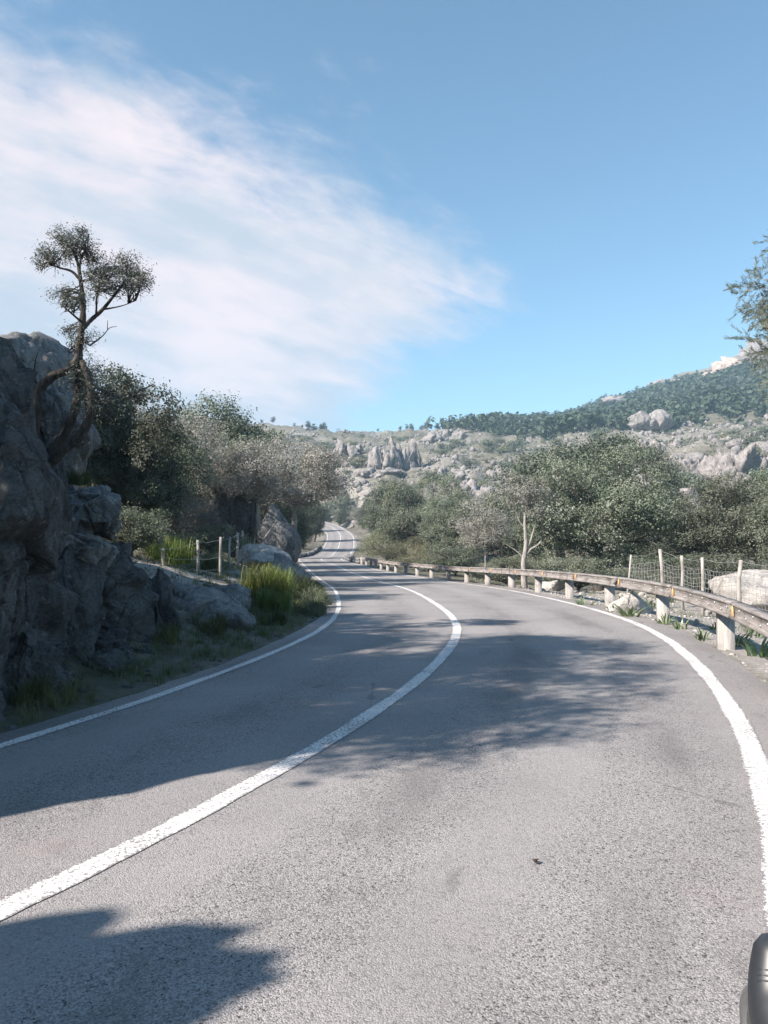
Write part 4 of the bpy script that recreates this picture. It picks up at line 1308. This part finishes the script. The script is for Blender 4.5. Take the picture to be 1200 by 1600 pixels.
TUFT = {}
for k, (m_, nb, sp, dr) in {'green': ('grass', 1100, 0.62, 0.75), 'pale': ('grasspale', 900, 0.62, 0.9), 'dark': ('grassdark', 800, 0.62, 0.8)}.items():
    V, Q = blades(nb, 0.9, sp, r, 0.008, dr, wild=True)
    me = mesh_np('grass_tuft', V, Q); me.materials.append(M[m_]); TUFT[k] = me
for lab, kind, px, base_row, d, hpx, wd in [
    ('tall bright green grass tuft on the left bank', 'green', 408, 935, 17.2, 68, 1.15),
    ('second bright green tuft leaning over the bank edge', 'green', 430, 925, 18.0, 52, 1.2),
    ('lower light green tuft in front of the pale stone', 'green', 425, 968, 16.3, 46, 1.5),
    ('silvery grass tuft at the edge of the left bend', 'pale', 490, 945, 19.0, 40, 1.5),
    ('silvery grass tuft nearest the bend of the edge line', 'pale', 498, 972, 17.0, 44, 1.3),
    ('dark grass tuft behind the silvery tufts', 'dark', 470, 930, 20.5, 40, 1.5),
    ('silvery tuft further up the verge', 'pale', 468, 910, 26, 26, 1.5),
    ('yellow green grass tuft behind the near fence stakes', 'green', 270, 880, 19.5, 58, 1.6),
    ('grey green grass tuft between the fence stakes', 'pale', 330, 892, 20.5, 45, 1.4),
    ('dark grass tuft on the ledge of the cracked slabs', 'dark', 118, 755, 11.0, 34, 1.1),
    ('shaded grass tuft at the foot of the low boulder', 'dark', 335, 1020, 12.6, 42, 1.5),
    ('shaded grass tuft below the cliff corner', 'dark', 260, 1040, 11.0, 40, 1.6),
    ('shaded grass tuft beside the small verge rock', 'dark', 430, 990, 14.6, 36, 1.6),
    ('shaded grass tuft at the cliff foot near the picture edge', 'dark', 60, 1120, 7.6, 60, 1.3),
]:
    x = (px - 600) / F * d
    z = ground(x, d)
    zz_ = EYE + (HOR - base_row) / F * d
    z = max(z, zz_) if abs(z - zz_) < 1.2 or 'ledge' in lab else z
    s = hpx / F * d / 0.72
    tag(link('grass_tuft', TUFT[kind], None, None, (x, d, z - 0.02), (0, 0, r.uniform(0, 6)), (s * wd, s * wd, s)), lab, 'grass tuft')

def grass_field(name, label, pts, nb, h, sp, matname, seed):
    r = np.random.RandomState(seed)
    VV, QQ, n = [], [], 0
    variants = [blades(nb, 1.0, sp, r, 0.03, 0.7, 3) for _ in range(6)]
    for k, p in enumerate(pts):
        V, Q = variants[k % 6]
        s = h * r.uniform(0.5, 1.3); c, q = math.cos(k), math.sin(k)
        V2 = np.column_stack([V[:, 0] * c - V[:, 1] * q, V[:, 0] * q + V[:, 1] * c, V[:, 2]]) * s + p
        VV.append(V2); QQ.append(Q + n); n += len(V)
    return tag(link(name, mesh_np(name, np.vstack(VV), np.vstack(QQ)), M[matname]), label, 'grass', kind='stuff')
pts = spots(14000, (-11, 1), (3, 40), 51, lambda x, y, a, b, r: (a > 0.05 + 0.12 * r.rand(len(x))) & (a < 5) & ((a < 1.6) | (r.rand(len(x)) < 0.3)))
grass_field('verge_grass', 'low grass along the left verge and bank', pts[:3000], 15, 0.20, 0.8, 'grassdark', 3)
pts = spots(3000, (2, 14), (3, 45), 52, lambda x, y, a, b, r: (b > 0.5) & (b < 9) & (fbm(np.stack([x, y, 0 * x], 1) * 0.5, 2) > 0.05))
grass_field('right_verge_grass', 'thin grass among the stones behind the guard rail', pts[:1400], 14, 0.20, 0.9, 'grasspale', 4)

# asphodels along the right verge
def asphodel_mesh(seed, nb=16):
    r = np.random.RandomState(seed)
    V, Q = blades(nb, 0.42, 0.42, r, 0.042, 0.9, 5)
    me = mesh_np('asphodel', V, Q); me.materials.append(M['asph']); return me
ASP = [asphodel_mesh(700 + k, 13 + 3 * k) for k in range(4)]
for k, (lab, px, row, d, s) in enumerate([
    ('broad leaved asphodel at the foot of the nearest rail post', 1150, 1012, 12.0, 1.0),
    ('asphodel with upright blades at the right picture edge', 1188, 1040, 10.9, 1.15),
    ('asphodel left of the nearest rail post', 1098, 1000, 12.6, 0.8),
    ('asphodel clump in front of the large pale boulder', 985, 958, 16.6, 1.35),
    ('asphodel left of the clump by the large pale boulder', 962, 955, 17.6, 1.1),
    ('asphodel just right of the second rail post', 1038, 975, 15.0, 0.9),
    ('small asphodel right of the second rail post asphodel', 1062, 982, 14.2, 0.8),
    ('asphodel between the third and fourth rail posts', 915, 945, 20.0, 1.1),
    ('asphodel behind the rail near the right picture edge', 1178, 995, 13.4, 1.0),
]):
    x = (px - 600) / F * d; z = ground(x, d)
    tag(link('asphodel', ASP[k % 4], None, None, (x, d, z - 0.01), (0, 0, k * 1.3), (s, s, s)), lab, 'plant')

r = np.random.RandomState(71)
q = spots(400, (4.5, 11), (9, 26), 72, lambda x, y, a, b, r: (b > 0.75) & (b < 4.5))[:26]
for k, p in enumerate(q):
    sc_ = r.uniform(0.5, 1.0)
    tag(link('asphodel', ASP[k % 4], None, None, (p[0], p[1], p[2] - 0.01), (0, 0, k * 2.1), (sc_, sc_, sc_)), 'small asphodel growing among the stones beyond the guard rail', 'plant', 'small asphodels beyond the guard rail')

# ------------------------------------------------------------------ guard rail
rail_px = LC + CN * (EDGE_R + 0.18)[:, None]
k0 = np.argmin(np.abs(LC[:, 1] - 2.0)); k1 = np.argmin(np.abs(LC[:, 1] - 84.0))
RL = smooth(spline(rail_px[k0:k1:8], step=0.1), 10, 2)
# start the posts where the photograph shows the nearest one
target = np.array(on_road(1113, 1012))
i0 = np.linalg.norm(RL - target, axis=1).argmin()
rail = thing('guard_rail', 'weathered timber guard rail curving along the right side of the road', 'guard rail', (RL[i0, 0], RL[i0, 1], 0))
RLT = np.gradient(RL, axis=0); RLT /= np.linalg.norm(RLT, axis=1)[:, None]
STEP = 39
first = i0 - STEP * (i0 // STEP)
post_me = MB()
hw, hd = 0.075, 0.11
prof = [(-hw, -hd), (-hw + .012, -hd - .008), (hw - .012, -hd - .008), (hw, -hd), (hw, hd), (-hw, hd)]
Vp = np.array([(x, y, z) for z in (-0.35, 0.74) for x, y in prof]); n6 = 6
post_me.add(Vp, [[k, (k + 1) % 6, (k + 1) % 6 + 6, k + 6] for k in range(6)] + [[6, 7, 8, 9], [6, 9, 10, 11]])
post_me = post_me.mesh('post'); post_me.materials.append(M['post'])
ref_me = MB()
ang = np.linspace(-PI / 2, PI / 2, 9)
Vr = [(0, 0, 0)] + [(math.cos(t) * 0.05, 0, math.sin(t) * 0.075) for t in ang]
Vr = np.array(Vr); Vr2 = Vr + [0, -0.012, 0]
ref_me.add(np.vstack([Vr2, Vr]), [[k, k + 1, k + 11, k + 10] for k in range(1, 9)] + [[9, 0, 10, 19], [0, 1, 11, 10]], [[0, k + 1, k] for k in range(1, 9)])
ref_me = ref_me.mesh('reflector'); ref_me.materials.append(M['orange'])
PROF = np.array([(0.085, .115), (-.035, .118), (-.068, .104), (-.075, .085), (-.052, .070), (-.050, -.058), (-.073, -.072), (-.076, -.098), (-.055, -.115), (0.085, -.115)])
rng = np.random.RandomState(17)
posts = list(range(first, len(RL), STEP))
for k in posts:
    p = RL[k]; t = RLT[k]
    a = math.atan2(t[1], t[0])
    z = float(road_z(p[1]))
    link('post', post_me, None, rail, Vector((p[0], p[1], z - 0.0)) - rail.location, (rng.normal(0, .012), rng.normal(0, .012), a + rng.normal(0, .03)))
for k in range(first, len(RL) - STEP, STEP):
    i = np.arange(k - 12, k + STEP - 12)
    i = i[(i >= 0)]
    if len(i) < 8: continue
    i = i[[*range(0, len(i) - 1, 4), len(i) - 1]]
    P = RL[i]; T = RLT[i]
    mid = P[len(P) // 2]; a = math.atan2(T[len(T) // 2][1], T[len(T) // 2][0])
    c, s = math.cos(-a), math.sin(-a)
    zm = float(road_z(mid[1])) + 0.665 + rng.normal(0, 0.006)
    loc = P - mid
    lx = loc[:, 0] * c - loc[:, 1] * s; ly = loc[:, 0] * s + loc[:, 1] * c
    lz = road_z(P[:, 1]) + 0.665 - zm
    tx = T[:, 0] * c - T[:, 1] * s; ty = T[:, 0] * s + T[:, 1] * c
    lx[0] += 0.012; lx[-1] -= 0.012
    n = len(P); m = len(PROF)
    # +profile x points away from the road, i.e. right of travel
    Vb = np.empty((n, m, 3))
    off = 0.01 - 0.17
    for q, (u, v) in enumerate(PROF):
        o_ = -(off + (u))           # left-hand normal is (-ty, tx)
        Vb[:, q] = np.stack([lx - ty * (-(u + off)) * -1 * -1, ly + tx * (-(u + off)), lz + v], 1)
    Vb += rng.normal(0, 0.0025, Vb.shape)
    ii = np.arange(n - 1)[:, None] * m; jj = np.arange(m)[None]; kk = (jj + 1) % m
    Qb = np.stack([ii + jj, ii + kk, ii + m + kk, ii + m + jj], -1).reshape(-1, 4)
    mb = MB(); mb.add(Vb.reshape(-1, 3), Qb, [[0, q + 1, q] for q in range(1, m - 1)] + [[(n - 1) * m, (n - 1) * m + q, (n - 1) * m + q + 1] for q in range(1, m - 1)])
    bo = link('beam', mb.mesh('beam'), M['beam'], rail, Vector((mid[0], mid[1], zm)) - rail.location, (0, 0, a))
    # bolts along the face
    bb = MB()
    for q in range(n - 1):
        f = Vb[q, 4] * 0.5 + Vb[q, 5] * 0.5
        bb.box(f + np.array([0.1, 0.002, 0.03 * (-1) ** q]), (0.011, 0.012, 0.011))
    link('bolt_row', bb.mesh('bolt_row'), M['steel'], bo)
    q = n - 2
    f = (Vb[q, 4] + Vb[q, 5]) / 2
    link('reflector', ref_me, None, bo, tuple(f + np.array([0, 0.026, 0.0])), (0, 0, math.atan2(ty[q], tx[q]) + PI))

# low stone parapet where the rail ends
def parapet(label, P, h, seed):
    t = thing('stone_parapet', label, 'wall', (P[0][0], P[0][1], float(road_z(P[0][1]))))
    r = np.random.RandomState(seed)
    Pp = spline(P, step=0.55)
    mes = [rock_mesh('wall_stone', seed + k, (0.36, 0.24, 0.22), sub=2, planes=10) for k in range(4)]
    for k, p in enumerate(Pp):
        for lay in range(2):
            link('wall_stone', mes[(k + lay) % 4], M['slab'], t, Vector((p[0] + r.normal(0, .05), p[1] + lay * .2, float(road_z(p[1])) + 0.15 + lay * h * 0.5)) - t.location, (r.normal(0, .2), r.normal(0, .2), r.uniform(0, 6)))
ends = rail_px[np.argmin(np.abs(LC[:, 1] - 83))]; e2 = rail_px[np.argmin(np.abs(LC[:, 1] - 91))]; e3 = rail_px[np.argmin(np.abs(LC[:, 1] - 100))]
parapet('low rough stone parapet where the guard rail ends', [ends, e2, e3], 0.6, 800)
lp = LC + CN * (EDGE_L - 0.3)[:, None]
sel = [lp[np.argmin(np.abs(LC[:, 1] - q))] for q in (103, 112, 122, 132)]
parapet('low stone kerb wall along the inside of the far bend', sel, 0.4, 820)

# ------------------------------------------------------------------ wire fences
def fence(label, posts, wires, rad, sag=0.05, net=None, post_r=0.045):
    """posts: (foot point, top point); wires: heights as a fraction of the post"""
    b0 = posts[0][0]
    t = thing('wire_fence', label, 'fence', tuple(b0))
    r = np.random.RandomState(len(label))
    for f, tp, rr in posts:
        f = np.array(f); tp = np.array(tp)
        mb = MB()
        L = tp - f
        P = [f - L * 0.15 - f, L * 0.35 + r.normal(size=3) * .012, L * 0.7 + r.normal(size=3) * .015, L]
        mb.tube(P, [rr * 1.05, rr, rr * .97, rr * .93], 8)
        link('stake', mb.mesh('stake', False), M['stake'], t, Vector(f) - t.location)
    mb = MB()
    for (f0, t0, _), (f1, t1, _) in zip(posts[:-1], posts[1:]):
        f0, t0, f1, t1 = map(np.array, (f0, t0, f1, t1))
        for h in wires:
            a = f0 + (t0 - f0) * h; b = f1 + (t1 - f1) * h
            s = np.linspace(0, 1, 7)[:, None]
            P = a + (b - a) * s - np.array([0, 0, 1]) * (4 * s * (1 - s)) * sag * r.uniform(.4, 1.4)
            P[1:-1] += r.normal(size=(5, 3)) * 0.012
            mb.tube(P - np.array(b0), rad, 3, cap=False)
        if net:
            L = np.linalg.norm(f1 - f0); m = int(L / net)
            for q in range(1, m):
                u = q / m
                a = f0 + (f1 - f0) * u; b = a + ((t0 - f0) * (1 - u) + (t1 - f1) * u)
                hs = np.array([w for w in wires if w < 0.86])
                P = np.array([a + (b - a) * h + r.normal(size=3) * 0.012 for h in np.linspace(hs.min(), hs.max(), 5)]) - [0, 0, 4 * u * (1 - u) * sag]
                mb.tube(P - np.array(b0), rad * 0.9, 3, cap=False)
    w_ = link('wire_netting' if net else 'wire_strands', mb.mesh('wire_netting'), M['wire'], t)
# right fence
def stake(px_f, row_f, px_t, row_t, d, rr):
    x = (px_f - 600) / F * d
    f = np.array([x, d, ground(x, d)])
    tp = at(px_t, row_t, d)
    return (f, tp, rr)
fence('wire netting fence on crooked stakes behind the guard rail', [
    stake(979, 925, 986, 867, 21.5, .03), stake(1038, 935, 1031, 858, 20.3, .046), stake(1067, 945, 1065, 868, 19.4, .042),
    stake(1098, 955, 1097, 871, 18.4, .042), stake(1157, 975, 1158, 875, 16.6, .046), stake(1262, 990, 1262, 880, 14.6, .055)],
    [0.30, 0.40, 0.5, 0.58, 0.66, 0.74, 0.81, 0.98], 0.0048, 0.05, 0.13)
fl = []
for px, ft, tpr, d, rr in [(255, 892, 856, 17.0, .036), (309, 919, 844, 18.6, .036), (345, 913, 839, 19.2, .034), (359, 899, 838, 23.0, .036), (371, 888, 832, 26.5, .045), (379, 883, 829, 28.5, .045), (391, 872, 839, 33, .045), (397, 868, 842, 37, .045)]:
    x = (px - 600) / F * d
    f = at(px, ft, d); f[2] = min(f[2], ground(x, d) + 0.3)
    fl.append((f, at(px, tpr, d), rr))
fence('wire fence on pale stakes along the left bank', fl, [0.35, 0.6, 0.95], 0.004, 0.03)
# leaning pole by the rock pillar
mb = MB(); mb.tube([at(412, 842, 29.5), at(418, 834, 29.5), at(433, 812, 29.7)], [.022, .022, .018], 6)
b0 = at(412, 842, 29.5)
mb.V = [v - b0 for v in mb.V]
tag(link('leaning_pole', mb.mesh('leaning_pole', True), M['stake'], None, tuple(b0)), 'thin pale pole leaning against the rock pillar', 'pole')

# dead leaf on the asphalt
x, y = on_road(840, 1350)
r = np.random.RandomState(2)
mb = MB()
for k in range(4):
    V, Q = leaf_quads(np.array([[r.normal() * .008, r.normal() * .006, 0.008 + .004 * k]]), unit(np.array([[r.normal() * .5, r.normal() * .5, 1]])), np.array([0.035]), r, 0.5)
    mb.add(V, Q)
mb.tube([(-.02, 0, .004), (0, .005, .008), (.02, 0.012, .004)], .002, 4)
tag(link('dead_leaf', mb.mesh('dead_leaf'), M['stick'], None, (x, y, 0.002), (0, 0, .4)), 'small dark dead leaf lying in the right lane', 'leaf')

# ------------------------------------------------------------------ bicycle beside the camera (only a brake hood reaches into the picture)
def bicycle():
    cx, hy = 0.634, 0.74              # bar centre
    t = thing('bicycle', 'black road bicycle, only its brake hood in the bottom right corner', 'bicycle', (cx, 0.3, 0.0), 0.0)
    O = np.array([cx, 0.3, 0.0])
    def part(name, mb, m, parent=None, smooth=True):
        return link(name, mb.mesh(name, smooth), M[m], parent or t)
    def L(*p): return [np.array(q, float) - O for q in p]
    bz = 1.045
    for s in (-1, 1):
        hx = cx + s * 0.205
        mb = MB()
        P = spline(np.array(L((cx + s * 0.02, hy, bz), (cx + s * 0.14, hy, bz), (hx - s * .02, hy + .02, bz), (hx, hy + .075, bz - .01), (hx, hy + .10, bz - .05), (hx, hy + .08, bz - .11), (hx, hy + .02, bz - .135), (hx, hy - .05, bz - .14))), n=40)
        mb.tube(P, 0.0145, 10)
        part('handlebar', mb, 'rubber')
        # hood: body leaning forward and up to a rounded horn
        mb = MB()
        P = spline(np.array(L((hx, hy + .05, bz + .005), (hx, hy + .09, bz + .016), (hx - s * .008, hy + .125, bz + .04), (hx - s * .018, hy + .145, bz + .075), (hx - s * .026, hy + .152, bz + .102))), n=26)
        R = np.interp(np.linspace(0, 1, 26), [0, .2, .45, .7, .88, .96, 1], [.020, .028, .029, .027, .024, .017, .005])
        mb.tube(P, R, 14)
        h = part('brake_hood', mb, 'rubber')
        sm = MB()
        for q in range(3):
            k = 17 + q
            c_ = P[k]; t_ = P[k + 1] - P[k - 1]; t_ = t_ / np.linalg.norm(t_)
            u_ = np.array([1.0, 0, 0]); v_ = np.cross(t_, u_); v_ /= np.linalg.norm(v_)
            sm.tube([c_ + (u_ * math.cos(a_) + v_ * math.sin(a_)) * R[k] * 1.005 for a_ in np.linspace(0, 2 * PI, 25)], 0.0011, 5, cap=False)
        link('grip_rib', sm.mesh('grip_rib', True), M['rubber'], h)
        mb = MB()
        P = spline(np.array(L((hx, hy + .145, bz + .045), (hx, hy + .175, bz + .01), (hx, hy + .17, bz - .05), (hx + s * .01, hy + .14, bz - .10))), n=16)
        mb.tube(P, np.linspace(.009, .006, 16), 8)
        link('brake_lever', mb.mesh('brake_lever', True), M['alloy'], h)
    def tubes(name, segs, m):
        mb = MB()
        for a, b, r_ in segs: mb.tube(L(a, b), r_, 10)
        return part(name, mb, m)
    tubes('stem', [((cx, hy, bz), (cx, hy - .10, bz - .03), .016), ((cx, hy - .10, bz - .01), (cx, hy - .075, bz - .10), .018)], 'carbon')
    fx = hy + .10; ft = hy - .075
    tubes('fork', [((cx, ft, bz - .1), (cx, ft + .04, .72), .02)] + [((cx + s * .03, ft + .04, .73), (cx + s * .045, fx, .34), .013) for s in (-1, 1)], 'carbon')
    bb = hy - .62; st = bb - .14; rx = bb - .41
    fr = tubes('frame', [((cx, ft, bz - .14), (cx, st + .02, .86), .017), ((cx, ft + .03, .82), (cx, bb, .27), .02), ((cx, bb, .27), (cx, st, .90), .016)] +
          [((cx, bb, .27), (cx + s * .06, rx, .34), .01) for s in (-1, 1)] + [((cx, st + .02, .84), (cx + s * .06, rx, .34), .008) for s in (-1, 1)], 'carbon')
    mb = MB(); mb.tube(L((cx, st - .01, .9), (cx, st - .03, 1.0)), .013, 8); part('seat_post', mb, 'carbon')
    mb = MB(); mb.tube(L((cx, st - .14, 1.01), (cx, st - .08, 1.015), (cx, st + .04, 1.01), (cx, st + .13, 1.0)), [.05, .06, .03, .018], 10); part('saddle', mb, 'rubber')
    mb = MB(); mb.tube(L((cx + .03, bb, .27), (cx + .09, bb, .27)), .09, 20); part('chainring', mb, 'alloy')
    for wy in (fx, rx):
        a = np.linspace(0, 2 * PI, 41)
        mb = MB(); mb.tube([np.array([cx, wy + .325 * math.cos(q), .34 + .325 * math.sin(q)]) - O for q in a], .0145, 8, cap=False); wh = part('wheel', mb, 'rubber')
        mb = MB(); mb.tube([np.array([cx, wy + .302 * math.cos(q), .34 + .302 * math.sin(q)]) - O for q in a], .011, 6, cap=False); link('rim', mb.mesh('rim', True), M['alloy'], wh)
        mb = MB()
        for q in range(20):
            an = q * PI / 10; mb.tube(L((cx + .02 * (-1) ** q, wy, .34), (cx, wy + .3 * math.cos(an), .34 + .3 * math.sin(an))), .0012, 3, cap=False)
        mb.tube(L((cx - .05, wy, .34), (cx + .05, wy, .34)), .02, 10)
        link('spokes', mb.mesh('spokes', True), M['alloy'], wh)
bicycle()

# ------------------------------------------------------------------ the air
hm = bpy.data.materials.new('haze_air'); hm.use_nodes = True
t = NT(hm.node_tree); t.n.clear()
pv = t.new('ShaderNodeVolumePrincipled')
pv.inputs['Color'].default_value = (0.50, 0.76, 1.0, 1)
pv.inputs['Density'].default_value = 0.00042
pv.inputs['Anisotropy'].default_value = 0.0
out = t.new('ShaderNodeOutputMaterial'); t.l.new(pv.outputs[0], out.inputs['Volume'])
mb = MB(); mb.box((200, 1075, -80), (2050, 1345, 330))
tag(link('haze', mb.mesh('haze'), hm), 'thin blue haze lying over the valley', 'haze', kind='stuff')
